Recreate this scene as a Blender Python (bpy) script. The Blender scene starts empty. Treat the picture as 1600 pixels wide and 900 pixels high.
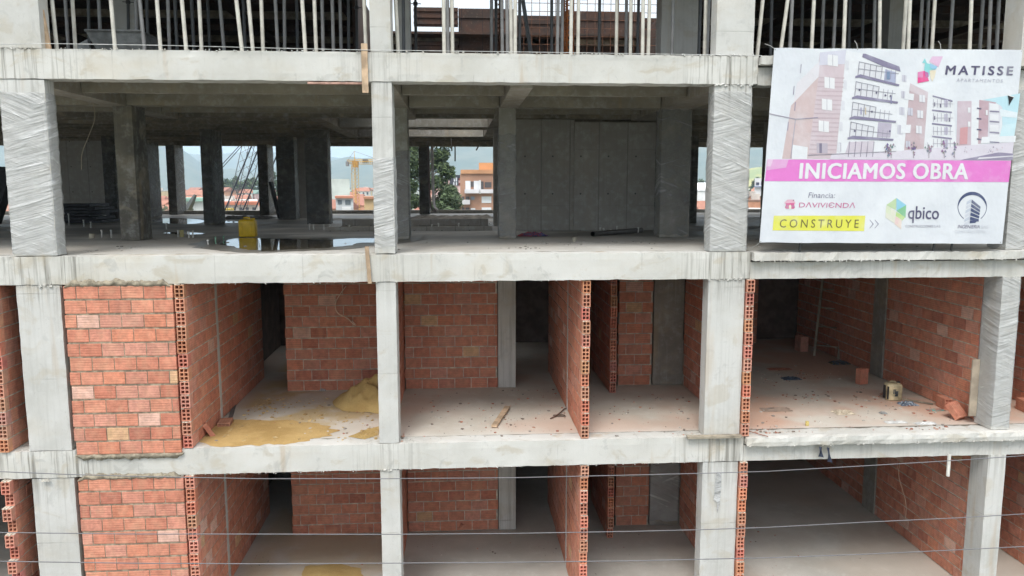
import bpy, math, random
import numpy as np
from mathutils import Vector, Matrix, noise
rnd = random.Random(7)
S = bpy.context.scene
C = S.collection
# ------------------------------------------------------------------ camera
F_PX, YAW, PITCH, ROLL = 1223.682, 0.0668, 0.1287, -0.0009
CAM = Vector((0.0813, -11.2382, 9.3538))
cy_, sy_, cp_, sp_ = math.cos(YAW), math.sin(YAW), math.cos(PITCH), math.sin(PITCH)
fw = Vector((sy_*cp_, cy_*cp_, -sp_)); rt = Vector((cy_, -sy_, 0)); up = rt.cross(fw)
cr_, sr_ = math.cos(ROLL), math.sin(ROLL)
rt, up = cr_*rt + sr_*up, -sr_*rt + cr_*up
cd = bpy.data.cameras.new('camera'); co = bpy.data.objects.new('camera', cd); C.objects.link(co)
cd.sensor_width = 36; cd.lens = F_PX/1600*36; cd.clip_start = .1; cd.clip_end = 30000
M = Matrix((rt, up, -fw)).transposed().to_4x4(); M.translation = CAM; co.matrix_world = M
S.camera = co
# ------------------------------------------------------------------ sky and sun (overcast)
SUN_EL, SUN_ROT = math.radians(54), math.radians(200)
w = bpy.data.worlds.new("World"); S.world = w; w.use_nodes = True
nt = w.node_tree; nt.nodes.clear()
sky = nt.nodes.new('ShaderNodeTexSky'); sky.sky_type = 'NISHITA'; sky.sun_disc = False
sky.sun_elevation = SUN_EL; sky.sun_rotation = SUN_ROT
tc = nt.nodes.new('ShaderNodeTexCoord'); mp = nt.nodes.new('ShaderNodeMapping'); mp.inputs['Scale'].default_value = (1.2, 1.2, 4)
nz = nt.nodes.new('ShaderNodeTexNoise'); nz.inputs['Scale'].default_value = 2.2; nz.inputs['Detail'].default_value = 6
rp = nt.nodes.new('ShaderNodeValToRGB'); rp.color_ramp.elements[0].position = .3; rp.color_ramp.elements[1].position = .62
rp.color_ramp.elements[0].color = (.84,)*3+(1,); rp.color_ramp.elements[1].color = (.97,)*3+(1,)
mx = nt.nodes.new('ShaderNodeMix'); mx.data_type = 'RGBA'; mx.inputs[7].default_value = (9.9, 9.95, 10.1, 1)
bg = nt.nodes.new('ShaderNodeBackground'); bg.inputs['Strength'].default_value = 0.10
ow = nt.nodes.new('ShaderNodeOutputWorld'); L = nt.links.new
L(tc.outputs['Generated'], mp.inputs['Vector']); L(mp.outputs[0], nz.inputs['Vector']); L(nz.outputs[0], rp.inputs[0])
sx = nt.nodes.new('ShaderNodeSeparateXYZ'); L(tc.outputs['Generated'], sx.inputs[0])
mr = nt.nodes.new('ShaderNodeMapRange'); L(sx.outputs[2], mr.inputs[0]); mr.inputs[1].default_value = 0.0; mr.inputs[2].default_value = .9; mr.inputs[3].default_value = .52; mr.inputs[4].default_value = 1.95   # overcast: brighter overhead than at the horizon
vs = nt.nodes.new('ShaderNodeVectorMath'); vs.operation = 'SCALE'; L(mx.outputs[2], vs.inputs[0]); L(mr.outputs[0], vs.inputs['Scale'])
L(rp.outputs[0], mx.inputs[0]); L(sky.outputs[0], mx.inputs[6]); L(vs.outputs[0], bg.inputs[0]); L(bg.outputs[0], ow.inputs[0])
sl = bpy.data.lights.new('sun', 'SUN'); sl.energy = 1.5; sl.angle = math.radians(20); sl.color = (1, .96, .9)
so = bpy.data.objects.new('sun', sl); C.objects.link(so)
# light comes from behind the camera, high up
so.rotation_euler = Vector((math.sin(SUN_ROT)*math.cos(SUN_EL), math.cos(SUN_ROT)*math.cos(SUN_EL), math.sin(SUN_EL))).to_track_quat('Z', 'Y').to_euler()
S.view_settings.view_transform = 'Standard'; S.view_settings.look = 'None'
S.view_settings.exposure = 0.58; S.view_settings.gamma = 1
try:
    S.cycles.max_bounces = 10; S.cycles.diffuse_bounces = 3; S.cycles.transparent_max_bounces = 16; S.cycles.volume_bounces = 1
    S.cycles.use_denoising = True
except Exception: pass

# ------------------------------------------------------------------ helpers
def ray(px, py):
    return rt*((px-800)/F_PX) + up*(-(py-450)/F_PX) + fw
def onY(px, py, y):      # point of the plane y
    d = ray(px, py); return CAM + d*((y-CAM.y)/d.y)
def onZ(px, py, z):      # point of a floor of height z
    d = ray(px, py); return CAM + d*((z-CAM.z)/d.z)
def XY(px, y, z=9.35):   # x of a vertical line seen at px, at depth y, near height z
    lo, hi = -60.0, 60.0
    P = Vector((0, y, z))
    for _ in range(40):
        m = (lo+hi)/2; P.x = m; q = P-CAM
        if 800+F_PX*q.dot(rt)/q.dot(fw) < px: lo = m
        else: hi = m
    return lo

class MB:
    def __init__(s): s.v=[]; s.f=[]; s.c=[]; s.uv=[]; s.m=[]
    def face(s, pts, col=(1,1,1), uv=None, m=0):
        n=len(s.v); s.v += [tuple(p) for p in pts]; s.f.append(tuple(range(n, n+len(pts))))
        s.c.append(col); s.uv.append(uv); s.m.append(m)
    def faces(s, V, Fs, col=(1,1,1), m=0):
        n=len(s.v); s.v += [tuple(p) for p in V]
        for f in Fs: s.f.append(tuple(i+n for i in f)); s.c.append(col); s.uv.append(None); s.m.append(m)
    def box(s, x0,x1,y0,y1,z0,z1, col=(1,1,1), mat=None, m=0, uvbox=False):
        V=[Vector((x,y,z)) for x in (x0,x1) for y in (y0,y1) for z in (z0,z1)]
        if mat is not None: V=[mat@v for v in V]
        Q=[(0,1,3,2),(4,6,7,5),(0,4,5,1),(2,3,7,6),(0,2,6,4),(1,5,7,3)]
        U=[((0,0),(0,1),(1,1),(1,0)),((0,0),(1,0),(1,1),(0,1)),((0,0),(1,0),(1,1),(0,1)),((0,0),(0,1),(1,1),(1,0)),((0,0),(0,1),(1,1),(1,0)),((0,0),(1,0),(1,1),(0,1))]
        n=len(s.v); s.v += [tuple(v) for v in V]
        for q,u in zip(Q,U): s.f.append(tuple(n+i for i in q)); s.c.append(col); s.uv.append(u if uvbox else None); s.m.append(m)
    def tube(s, pts, r, n=8, col=(1,1,1), r2=None, cap=True, m=0):
        pts=[Vector(p) for p in pts]; k=len(pts); V=[]
        for i,p in enumerate(pts):
            d=(pts[min(i+1,k-1)]-pts[max(i-1,0)]).normalized()
            a=d.orthogonal() if abs(d.z)>.9 else d.cross(Vector((0,0,1)))
            a.normalize(); b=d.cross(a)
            rr=r+((r2-r)*i/(k-1) if r2 is not None and k>1 else 0)
            V += [p+rr*(math.cos(t)*a+math.sin(t)*b) for t in [2*math.pi*j/n for j in range(n)]]
        Fs=[(i*n+j, i*n+(j+1)%n, (i+1)*n+(j+1)%n, (i+1)*n+j) for i in range(k-1) for j in range(n)]
        if cap: Fs += [tuple(range(n-1,-1,-1)), tuple((k-1)*n+j for j in range(n))]
        s.faces(V,Fs,col,m)
    def grid(s, fn, nu, nv, col=(1,1,1), m=0):
        V=[fn(i/nu,j/nv) for j in range(nv+1) for i in range(nu+1)]
        s.faces(V,[(j*(nu+1)+i, j*(nu+1)+i+1,(j+1)*(nu+1)+i+1,(j+1)*(nu+1)+i) for j in range(nv) for i in range(nu)],col,m)
    def build(s, name, mat, parent=None, smooth=False, stain=None):
        me=bpy.data.meshes.new(name); me.from_pydata(s.v,[],s.f)
        for mm in (mat if isinstance(mat,(list,tuple)) else [mat]): me.materials.append(mm)
        n=len(me.loops); lt=np.array([len(f) for f in s.f]) if s.f else np.zeros(0,int)
        ca=me.color_attributes.new('Col','FLOAT_COLOR','CORNER')
        if n:
            cc=np.ones((len(s.f),4),np.float32); cc[:,:3]=np.array([c[:3] for c in s.c])
            ca.data.foreach_set('color', np.repeat(cc,lt,axis=0).ravel())
            me.polygons.foreach_set('material_index', s.m)
        if any(u is not None for u in s.uv):
            ul=me.uv_layers.new(name='UVMap'); a=[]
            for f,u in zip(s.f,s.uv):
                a += [c for q in (u if u is not None else [(.5,.5)]*len(f)) for c in q]
            ul.data.foreach_set('uv', a)
        if stain is not None:
            at=me.attributes.new('stain','FLOAT','POINT'); at.data.foreach_set('value',[stain(*v) for v in s.v])
        if smooth: me.polygons.foreach_set('use_smooth',[True]*len(me.polygons))
        me.update(); o=bpy.data.objects.new(name,me); C.objects.link(o)
        if parent is not None: o.parent=parent; o.matrix_parent_inverse = parent.matrix_world.inverted() if False else Matrix.Translation(-parent.location)
        return o

def tag(o, label=None, cat=None, group=None, kind=None):
    if label: o['label']=label
    if cat: o['category']=cat
    if group: o['group']=group
    if kind: o['kind']=kind
    return o
def empty(name, loc=(0,0,0), label=None, cat=None, group=None):
    o=bpy.data.objects.new(name,None); C.objects.link(o); o.location=loc; o.empty_display_size=.2
    return tag(o,label,cat,group)
def nv(x,y,z,s=1): return noise.noise(Vector((x*s,y*s,z*s)))
ORD=['zeroth','first','second','third','fourth','fifth','sixth','seventh','eighth','ninth','tenth','eleventh','twelfth','thirteenth','fourteenth','fifteenth','sixteenth','seventeenth','eighteenth','nineteenth','twentieth']
def ordn(i): return ORD[i] if i<=20 else ('twenty-'+ORD[i-20] if i<30 else ('thirtieth' if i==30 else 'thirty-'+ORD[i-30]))

# ------------------------------------------------------------------ materials
class NT:
    def __init__(s,name):
        s.m=bpy.data.materials.new(name); s.m.use_nodes=True; s.t=s.m.node_tree; s.t.nodes.clear()
        s.out=s.t.nodes.new('ShaderNodeOutputMaterial'); s.b=s.n('ShaderNodeBsdfPrincipled'); s.l(s.b.outputs[0],s.out.inputs[0])
        s.tc=s.n('ShaderNodeTexCoord')
    def n(s,t,**k):
        x=s.t.nodes.new(t)
        for a,b in k.items(): setattr(x,a,b)
        return x
    def l(s,a,b): s.t.links.new(a,b)
    def set(s,sock,v):
        if hasattr(v,'is_output') or isinstance(v,bpy.types.NodeSocket): s.l(v,sock)
        else: sock.default_value = (tuple(v)+(1,) if (isinstance(v,(tuple,list)) and len(v)==3 and sock.type=='RGBA') else v)
    def noise(s,scale,detail=5,mscale=None,rot=None,rough=.55,dist=0):
        x=s.n('ShaderNodeTexNoise'); x.inputs['Scale'].default_value=scale; x.inputs['Detail'].default_value=detail; x.inputs['Roughness'].default_value=rough; x.inputs['Distortion'].default_value=dist
        v=s.tc.outputs['Object']
        if mscale or rot:
            p=s.n('ShaderNodeMapping'); p.inputs['Scale'].default_value=mscale or (1,1,1); p.inputs['Rotation'].default_value=rot or (0,0,0)
            s.l(v,p.inputs[0]); v=p.outputs[0]
        s.l(v,x.inputs['Vector']); return x.outputs[0]
    def vor(s,scale):
        x=s.n('ShaderNodeTexVoronoi'); x.inputs['Scale'].default_value=scale; s.l(s.tc.outputs['Object'],x.inputs['Vector']); return x.outputs['Distance']
    def math(s,op,a,b=0,c=0):
        x=s.n('ShaderNodeMath',operation=op); s.set(x.inputs[0],a); s.set(x.inputs[1],b); s.set(x.inputs[2],c); return x.outputs[0]
    def rng(s,v,a,b,c=0,d=1):
        x=s.n('ShaderNodeMapRange'); x.interpolation_type='SMOOTHSTEP'; s.set(x.inputs[0],v)
        for i,q in enumerate((a,b,c,d)): x.inputs[i+1].default_value=q
        return x.outputs[0]
    def mix(s,f,a,b,mode='MIX'):
        x=s.n('ShaderNodeMix',data_type='RGBA',blend_type=mode); s.set(x.inputs[0],f); s.set(x.inputs[6],a); s.set(x.inputs[7],b); return x.outputs[2]
    def attr(s,name,fac=False):
        x=s.n('ShaderNodeAttribute'); x.attribute_name=name; return x.outputs['Fac' if fac else 'Color']
    def sep(s,v):
        x=s.n('ShaderNodeSeparateXYZ'); s.l(v,x.inputs[0]); return x.outputs
    def bump(s,h,st=.3,d=.01):
        x=s.n('ShaderNodeBump'); x.inputs['Strength'].default_value=st; x.inputs['Distance'].default_value=d; s.l(h,x.inputs['Height']); s.l(x.outputs[0],s.b.inputs['Normal'])
    def fin(s,col,rough=.8,metal=0,spec=.4):
        s.set(s.b.inputs['Base Color'],col); s.set(s.b.inputs['Roughness'],rough); s.b.inputs['Metallic'].default_value=metal; s.b.inputs['Specular IOR Level'].default_value=spec
        return s.m

def plain(name,col,rough=.6,metal=0,var=.25,scale=8,bump=.1):
    t=NT(name); n=t.noise(scale,5); n2=t.noise(scale*6,4)
    c=t.mix(t.rng(n,.35,.7),[x*(1-var) for x in col],[min(1,x*(1+var)) for x in col])
    t.bump(n2,bump,.004); return t.fin(c,rough,metal)
def vcolmat(name,rough=.6,var=.15,scale=10,bump=.1,metal=0):
    t=NT(name); n=t.noise(scale,5); a=t.attr('Col')
    k=t.rng(n,.3,.7,1-var,1+var); x=t.n('ShaderNodeVectorMath',operation='SCALE'); t.l(a,x.inputs[0]); t.l(k,x.inputs['Scale'])
    t.bump(t.noise(scale*5,4),bump,.004); return t.fin(x.outputs[0],rough,metal)

def concrete(name, a=(.62,.61,.575), b=(.52,.51,.47), tan=.35, seams=1.22, seamz=None, streak=1.0, ties=False, pit=.5, blot=1.0):
    t=NT(name)
    x,y,z=t.sep(t.tc.outputs['Object'])[:3]
    n1=t.noise(.9,6); n2=t.noise(7,8,rough=.65); n3=t.noise(.55,4,(1,1,2.2)); n4=t.noise(38,4)
    col=t.mix(t.rng(n1,.32,.68),a,b)
    col=t.mix(t.math('MULTIPLY',t.rng(n3,.5,.72),tan),col,(.50,.42,.29))
    col=t.mix(t.rng(n2,.45,.75,0,.35),col,(.62,.63,.61))
    # run-off streaks left by rain: strong where the mesh says so, faint elsewhere
    s1=t.noise(1,5,(13,13,.5)); s2=t.noise(1,4,(34,34,.9)); s0=t.noise(1.3,3)
    st=t.attr('stain',True)
    m=t.math('MULTIPLY',t.math('ADD',t.rng(s1,.5,.66),t.math('MULTIPLY',t.rng(s2,.52,.64),.8)),t.math('ADD',t.math('MULTIPLY',st,.85),t.rng(s0,.5,.8,0,.22*streak)))
    col=t.mix(t.math('MINIMUM',m,.85),col,(.20,.19,.165))
    lm=t.math('MULTIPLY',t.rng(t.noise(1,4,(20,20,.7)),.58,.70),t.math('MULTIPLY',st,.45))
    col=t.mix(lm,col,(.70,.70,.67))
    # tan and grey stains with soft outlines, rust runs
    t1=t.math('MULTIPLY',t.rng(t.noise(2.1,6,(1,1,1.4),None,.6,.7),.54,.66),.34*blot); col=t.mix(t1,col,(.43,.37,.27))
    t2=t.math('MULTIPLY',t.rng(t.noise(3.3,7,(1,1,.8),None,.65,1.0),.58,.66),.30*blot); col=t.mix(t2,col,(.36,.36,.34))
    t3=t.math('MULTIPLY',t.rng(t.noise(1,4,(2.2,2.2,.25)),.62,.70),.30*blot); col=t.mix(t3,col,(.42,.29,.15))
    # fine mottling and blow holes
    sp=t.rng(n4,.62,.72,0,.22*max(.3,blot)); col=t.mix(sp,col,(.28,.27,.25))
    v=t.vor(26); pm=t.math('MULTIPLY',t.rng(v,.05,.10,1,0),t.rng(t.noise(3,3),.5,.62)); col=t.mix(t.math('MULTIPLY',pm,pit),col,(.17,.165,.15))
    h=t.math('ADD',t.math('MULTIPLY',n2,.6),t.math('MULTIPLY',pm,-.6))
    def line(c,pitch,wd,off=0.0):
        wd=wd*(1.8 if ties else 1)
        wob=t.math('MULTIPLY',t.noise(6,2),.012)
        f=t.math('FRACT',t.math('DIVIDE',t.math('ADD',t.math('ADD',c,wob),off+50*pitch),pitch)); d=t.math('ABSOLUTE',t.math('SUBTRACT',f,.5)); return t.rng(t.math('MULTIPLY',d,pitch),wd*.4,wd,1,0)
    if seams:
        l=line(x,seams,.010,.31); l=t.math('MULTIPLY',t.math('MULTIPLY',l,.4 if not seamz else .8),t.rng(t.noise(2.5,2),.45,.6,.0 if not seamz else .7,.55 if not seamz else 1)); col=t.mix(l,col,(.22,.21,.19)); h=t.math('SUBTRACT',h,t.math('MULTIPLY',l,.5))
    if seamz:
        l=line(z,seamz,.010,.05); l=t.math('MULTIPLY',l,t.rng(t.noise(2.2,3),.35,.65,.0,.7)); col=t.mix(t.math('MULTIPLY',l,.55),col,(.25,.24,.22)); h=t.math('SUBTRACT',h,t.math('MULTIPLY',l,.5))
    if ties:
        fx=t.math('ABSOLUTE',t.math('SUBTRACT',t.math('FRACT',t.math('DIVIDE',t.math('ADD',x,30.0),.6)),.5)); fz=t.math('ABSOLUTE',t.math('SUBTRACT',t.math('FRACT',t.math('DIVIDE',z,.8)),.5))
        r=t.math('SQRT',t.math('ADD',t.math('POWER',t.math('MULTIPLY',fx,.6),2),t.math('POWER',t.math('MULTIPLY',fz,.8),2))); r=t.rng(r,.014,.022,1,0); col=t.mix(r,col,(.1,.1,.1))
    t.bump(h,.45,.012); return t.fin(col,.86,0,.3)

M_CON=concrete('facade_concrete',blot=1.3,pit=.7); M_COL=concrete('column_concrete',(.59,.585,.56),(.48,.475,.445),.25,0,1.22,.8)
M_COLD=concrete('damp_and_shaded_concrete',(.135,.125,.105),(.10,.092,.078),.3,0,1.22,.5); M_COLI=concrete('shaded_column_concrete',(.29,.275,.24),(.22,.205,.18),.3,0,1.22,.5)  # darker copies with interior shade put into the colour; one column really damp
M_IN=concrete('inner_concrete',(.37,.345,.31),(.33,.305,.27),.12,.62,1.2,.4,True,.2,.25)
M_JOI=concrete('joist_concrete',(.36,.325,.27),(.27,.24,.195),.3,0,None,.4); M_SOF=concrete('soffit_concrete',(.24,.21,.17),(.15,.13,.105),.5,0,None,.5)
def floor_mat(name, base, dark, dust, dustamt, wet=0.0, sand=0):
    t=NT(name); n1=t.noise(.7,7); n2=t.noise(4,8,rough=.7); n3=t.noise(.45,4); n4=t.noise(45,3)
    x,y,z=t.sep(t.tc.outputs['Object'])[:3]
    col=t.mix(t.rng(n1,.35,.65),base,dark)
    col=t.mix(t.rng(n2,.5,.75,0,.45),col,[min(.7,c*1.3) for c in base])
    # brick dust spread over the floor
    dm=t.math('MULTIPLY',t.rng(n3,.42,.62),dustamt); dm=t.math('MINIMUM',t.math('MULTIPLY',dm,t.rng(x,4.2,4.8,1,1.9)),.85); col=t.mix(dm,col,dust)
    # laitance along the slab edge, a hand wide
    e=t.math('MULTIPLY',t.rng(t.math('ADD',y,t.math('MULTIPLY',n2,.35)),.3,.75,1,0),.55); col=t.mix(e,col,(.60,.60,.57))
    col=t.mix(t.rng(n4,.64,.72,0,.3),col,(.2,.17,.14))
    v=t.math('MULTIPLY',t.rng(t.vor(9),.03,.07,1,0),t.rng(t.noise(2.2,3),.52,.6)); col=t.mix(t.math('MULTIPLY',v,.7),col,(.35,.14,.09))
    if sand:
        sm=t.math('MULTIPLY',t.rng(t.math('ADD',x,t.math('MULTIPLY',n2,.8)),-1.2,-.5,1,0),t.rng(t.noise(.9,6),.40,.55)); sm=t.math('MULTIPLY',sm,t.rng(x,-3.8,-3.5)); col=t.mix(t.math('MULTIPLY',sm,.8*sand),col,(.50,.37,.18))
    r=.88
    if wet:
        wm=t.math('MULTIPLY',t.rng(t.noise(.35,5,(.7,1.5,1)),.44,.52),t.rng(y,2.8,4.2)); wm=t.math('MULTIPLY',wm,wet)
        col=t.mix(wm,col,[c*.5 for c in dark]); r=t.math('SUBTRACT',.86,t.math('MULTIPLY',wm,.5))
    t.bump(t.math('ADD',n2,t.math('MULTIPLY',n4,.4)),.35,.012); return t.fin(col,r,0,.4)
M_F3=floor_mat('upper_floor_screed',(.60,.58,.535),(.48,.46,.42),(.46,.39,.31),.3,.8)
M_F2=floor_mat('dusty_floor_screed',(.64,.59,.515),(.53,.485,.415),(.58,.35,.25),.42,0,1)
M_F1=floor_mat('plain_floor_screed',(.57,.545,.50),(.46,.44,.395),(.48,.39,.31),.25,0,.5)
def brickmat():
    t=NT('hollow_clay_block'); c=t.attr('Col'); uv=t.sep(t.tc.outputs['UV'])
    n1=t.noise(2.6,5); n2=t.noise(11,7,rough=.7); n3=t.noise(1,4,(3,3,46)); n5=t.noise(.8,3)
    k=t.rng(n2,.3,.7,.78,1.2); q=t.n('ShaderNodeVectorMath',operation='SCALE'); t.l(c,q.inputs[0]); t.l(k,q.inputs['Scale'])
    col=t.mix(t.rng(n1,.52,.75,0,.22),q.outputs[0],(.60,.34,.24))
    # pale bloom in the middle of the fired face
    du=t.math('ABSOLUTE',t.math('SUBTRACT',uv[0],.5)); bl=t.math('MULTIPLY',t.rng(du,.1,.42,.35,0),t.rng(t.noise(6,3),.4,.65)); col=t.mix(bl,col,(.66,.37,.24))
    g=t.math('SINE',t.math('MULTIPLY',t.math('ADD',uv[1],t.math('MULTIPLY',n2,.05)),31.4)); gm=t.rng(g,.55,.95)
    gm=t.math('MULTIPLY',gm,t.rng(t.noise(5,4),.35,.6,.25,1)); col=t.mix(t.math('MULTIPLY',gm,.34),col,(.25,.085,.05))
    col=t.mix(t.rng(n3,.6,.72,0,.15),col,(.66,.52,.44))
    col=t.mix(t.rng(n5,.55,.75,0,.14),col,(.36,.28,.24))
    t.bump(t.math('SUBTRACT',n2,t.math('MULTIPLY',gm,1.2)),.5,.006); return t.fin(col,.85,0,.25)
M_BR=brickmat()
M_MOF=plain('facade_mortar',(.33,.275,.20),.95,0,.35,14,.9)
M_MUD=plain('damp_mortar',(.27,.235,.175),.95,0,.3,12,.8)
M_MO=plain('grey_mortar',(.56,.50,.41),.95,0,.3,9,.8)
def wrapmat(name,tint,op,tr=(0,0.35,0)):
    t=NT(name); n3=t.noise(2.2,4); mk=t.rng(t.noise(1.3,2),.42,.58)
    def mixf(a,b): return t.math('ADD',t.math('MULTIPLY',a,t.math('SUBTRACT',1,mk)),t.math('MULTIPLY',b,mk))
    X_,Y_,Z_=t.sep(t.tc.outputs['Object'])[:3]
    def diag(a,k,kx,dist):   # folds pulled diagonally across the column
        zz=t.math('MULTIPLY',t.math('ADD',Z_,t.math('MULTIPLY',t.math('ADD',X_,Y_),a)),k); cb=t.n('ShaderNodeCombineXYZ'); t.l(t.math('MULTIPLY',X_,kx),cb.inputs[0]); t.l(t.math('MULTIPLY',Y_,kx),cb.inputs[1]); t.l(zz,cb.inputs[2])
        q=t.n('ShaderNodeTexNoise'); q.inputs['Scale'].default_value=1; q.inputs['Detail'].default_value=4; q.inputs['Distortion'].default_value=dist; t.l(cb.outputs[0],q.inputs['Vector']); return q.outputs[0]
    n1=mixf(diag(.55,7,.7,.5),diag(-.35,8,.7,.5))
    n2=mixf(diag(.42,24,1.3,.7),diag(-.25,27,1.3,.7))
    h=t.math('ADD',n1,t.math('MULTIPLY',n2,.7))
    hl=t.rng(h,.93,1.06); dk=t.rng(h,.66,.80,1,0)
    col=t.mix(t.math('MULTIPLY',hl,.6),tint,[min(.86,c*1.55) for c in tint]); col=t.mix(t.math('MULTIPLY',dk,.35),col,[c*.6 for c in tint])  # fold highlights and crease shade put into the film colour
    t.fin(col,.3,0,.6); t.bump(h,.9,.05)
    tp=t.n('ShaderNodeBsdfTransparent'); ms=t.n('ShaderNodeMixShader'); t.l(t.math('ADD',t.rng(n3,.35,.7,op-.2,op),t.math('MULTIPLY',hl,.2)),ms.inputs[0]); t.l(tp.outputs[0],ms.inputs[1]); t.l(t.b.outputs[0],ms.inputs[2]); t.l(ms.outputs[0],t.out.inputs[0])
    return t.m
M_WR=wrapmat('plastic_film',(.60,.605,.60),.60); M_WRK=wrapmat('shaded_plastic_film',(.15,.155,.16),.5); M_WRD=wrapmat('dim_plastic_film',(.30,.30,.295),.55)  # inner and far column films: interior shade put into the darker tints
M_STEEL=vcolmat('painted_steel',.5,.18,4,.1,.1)
M_WOOD=plain('raw_timber',(.50,.36,.24),.8,0,.3,5,.5)
M_WOODG=plain('grey_timber',(.30,.26,.20),.85,0,.35,6,.5)
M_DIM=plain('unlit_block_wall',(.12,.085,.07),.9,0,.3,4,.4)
M_RUST=plain('rusted_steel',(.13,.06,.035),.8,.1,.45,6,.4)
M_FORM=None
def formmat():
    t=NT('rusty_formwork'); n=t.noise(2.2,7); x,y,z=t.sep(t.tc.outputs['Object'])[:3]
    col=t.mix(t.rng(n,.35,.68),(.066,.032,.021),(.040,.028,.023)); col=t.mix(t.rng(t.noise(14,5),.55,.75,0,.5),col,(.17,.12,.09))
    f=t.math('ABSOLUTE',t.math('SUBTRACT',t.math('FRACT',t.math('DIVIDE',t.math('ADD',x,40.0),.6)),.5)); l=t.rng(f,.475,.49); col=t.mix(l,col,(.03,.02,.02))
    t.bump(n,.3,.01); return t.fin(col,.8)
M_FORM=formmat()
M_DARK=plain('dark_steel',(.045,.045,.05),.6,.3,.3,8,.2)
M_GREYM=plain('grey_sheet_metal',(.16,.17,.17),.55,.4,.3,6,.2)
M_V=vcolmat('coloured_matter',.7,.2,9,.2)
M_SAND=None
def sandmat(n_,a,b):
    t=NT(n_); n=t.noise(5,8,rough=.7); n2=t.noise(1.6,5); n3=t.noise(60,3)
    col=t.mix(t.rng(n2,.35,.65),a,b); col=t.mix(t.rng(n3,.55,.7,0,.35),col,[c*1.3 for c in a]); t.bump(t.math('ADD',n,t.math('MULTIPLY',n3,.5)),.8,.03); return t.fin(col,.95,0,.2)
M_SAND=sandmat('damp_sand',(.56,.405,.17),(.45,.31,.12)); M_SANDW=sandmat('wet_sand',(.57,.39,.165),(.43,.28,.105))
def watermat():
    t=NT('shallow_water'); n=t.noise(2.5,3); t.bump(n,.05,.01); t.fin((.09,.075,.05),.03,0,.5); t.b.inputs['IOR'].default_value=1.33
    return t.m
M_WAT=watermat()
M_YEL=plain('yellow_plastic',(.62,.40,.02),.35,0,.12,8,.1)
M_CREAM=plain('dirty_cream_plastic',(.50,.42,.26),.55,0,.45,5,.3)
M_PVC=vcolmat('pvc_plastic',.4,.1,10,.05)

# ------------------------------------------------------------------ the unfinished building
FL={1:2.8,2:5.6,3:8.4,4:11.2}
BLD=empty('unfinished_building',(0,0,0),'unfinished concrete frame apartment building with orange hollow brick infill walls','building')
def rough_box(x0,x1,y0,y1,z0,z1,step=.14,amp=.004,edge=.010,mb=None,sub=None):
    mb=mb or MB()
    def ax(a,b):
        n=max(1,int(round((b-a)/step))); return [a+(b-a)*i/n for i in range(n+1)]
    X,Y,Z=ax(x0,x1),ax(y0,y1),ax(z0,z1)
    idx={}; n0=len(mb.v)
    def vid(i,j,k):
        key=(i,j,k)
        if key not in idx:
            x,y,z=X[i],Y[j],Z[k]
            e=(i in (0,len(X)-1))+(j in (0,len(Y)-1))+(k in (0,len(Z)-1))
            a=amp+(edge if e>=2 else 0)
            dx=nv(x+7,y,z,6)*a*.6; dy=nv(x,y+9,z,5)*a; dz=nv(x,y,z+5,7)*a
            # pull ragged edges inwards only
            cx_=-1 if i==len(X)-1 else (1 if i==0 else 0); cy2=-1 if j==len(Y)-1 else (1 if j==0 else 0); cz2=-1 if k==len(Z)-1 else (1 if k==0 else 0)
            if e>=2: dx,dy,dz=cx_*abs(dx),cy2*abs(dy),cz2*abs(dz)
            idx[key]=len(mb.v); mb.v.append((x+dx,y+dy,z+dz))
        return idx[key]
    def q(a,b,c,d):
        mb.f.append((vid(*a),vid(*b),vid(*c),vid(*d))); mb.c.append((1,1,1)); mb.uv.append(None); mb.m.append(0)
    nx,ny,nz_=len(X)-1,len(Y)-1,len(Z)-1
    for i in range(nx):
        for k in range(nz_):
            q((i,0,k),(i+1,0,k),(i+1,0,k+1),(i,0,k+1)); q((i,ny,k),(i,ny,k+1),(i+1,ny,k+1),(i+1,ny,k))
        for j in range(ny):
            q((i,j,0),(i,j+1,0),(i+1,j+1,0),(i+1,j,0)); q((i,j,nz_),(i+1,j,nz_),(i+1,j+1,nz_),(i,j+1,nz_))
    for j in range(ny):
        for k in range(nz_):
            q((0,j,k),(0,j,k+1),(0,j+1,k+1),(0,j+1,k)); q((nx,j,k),(nx,j+1,k),(nx,j+1,k+1),(nx,j,k+1))
    return mb
COLS={'A':(-6.09,-5.50,.012,.27),'B':(-1.125,-.84,.012,.45),'C':(3.74,4.29,.012,.28),'D':(8.28,8.57,.012,.43)}
def beam_stain(x,y,z):
    s=0
    for k,(a,b,_,_) in COLS.items():
        wgt={'A':1,'B':.45,'C':1,'D':.4}[k]; m=.25 if k!='B' else .15
        d=max(a-m-x,0,x-b-m); s=max(s,wgt*max(0,1-d/.35))
    return min(1,s*(.75+.5*nv(x*3,0,z)))
# front beams
for f in (1,2,3,4):
    z=FL[f]
    rough_box(-16,4.36,0,.32,z-.40,z,.10,.004,.014).build('facade_beam',M_CON,BLD,stain=beam_stain)
    # right-hand bays: thin overhanging slab lip above a set-back beam
    if f in (2,3,4,1):
        mb=rough_box(4.37,16,-.10,.32,z-.135 if f!=2 else z-.15,z-.002,.09,.006,.035); mb.build('slab_lip',M_CON,BLD,stain=lambda x,y,z:.12)
        rough_box(4.37,16,.03,.32,z-.41,z-.152,.1,.004,.012).build('facade_beam',M_CON,BLD,stain=lambda x,y,z:.15)
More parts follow.
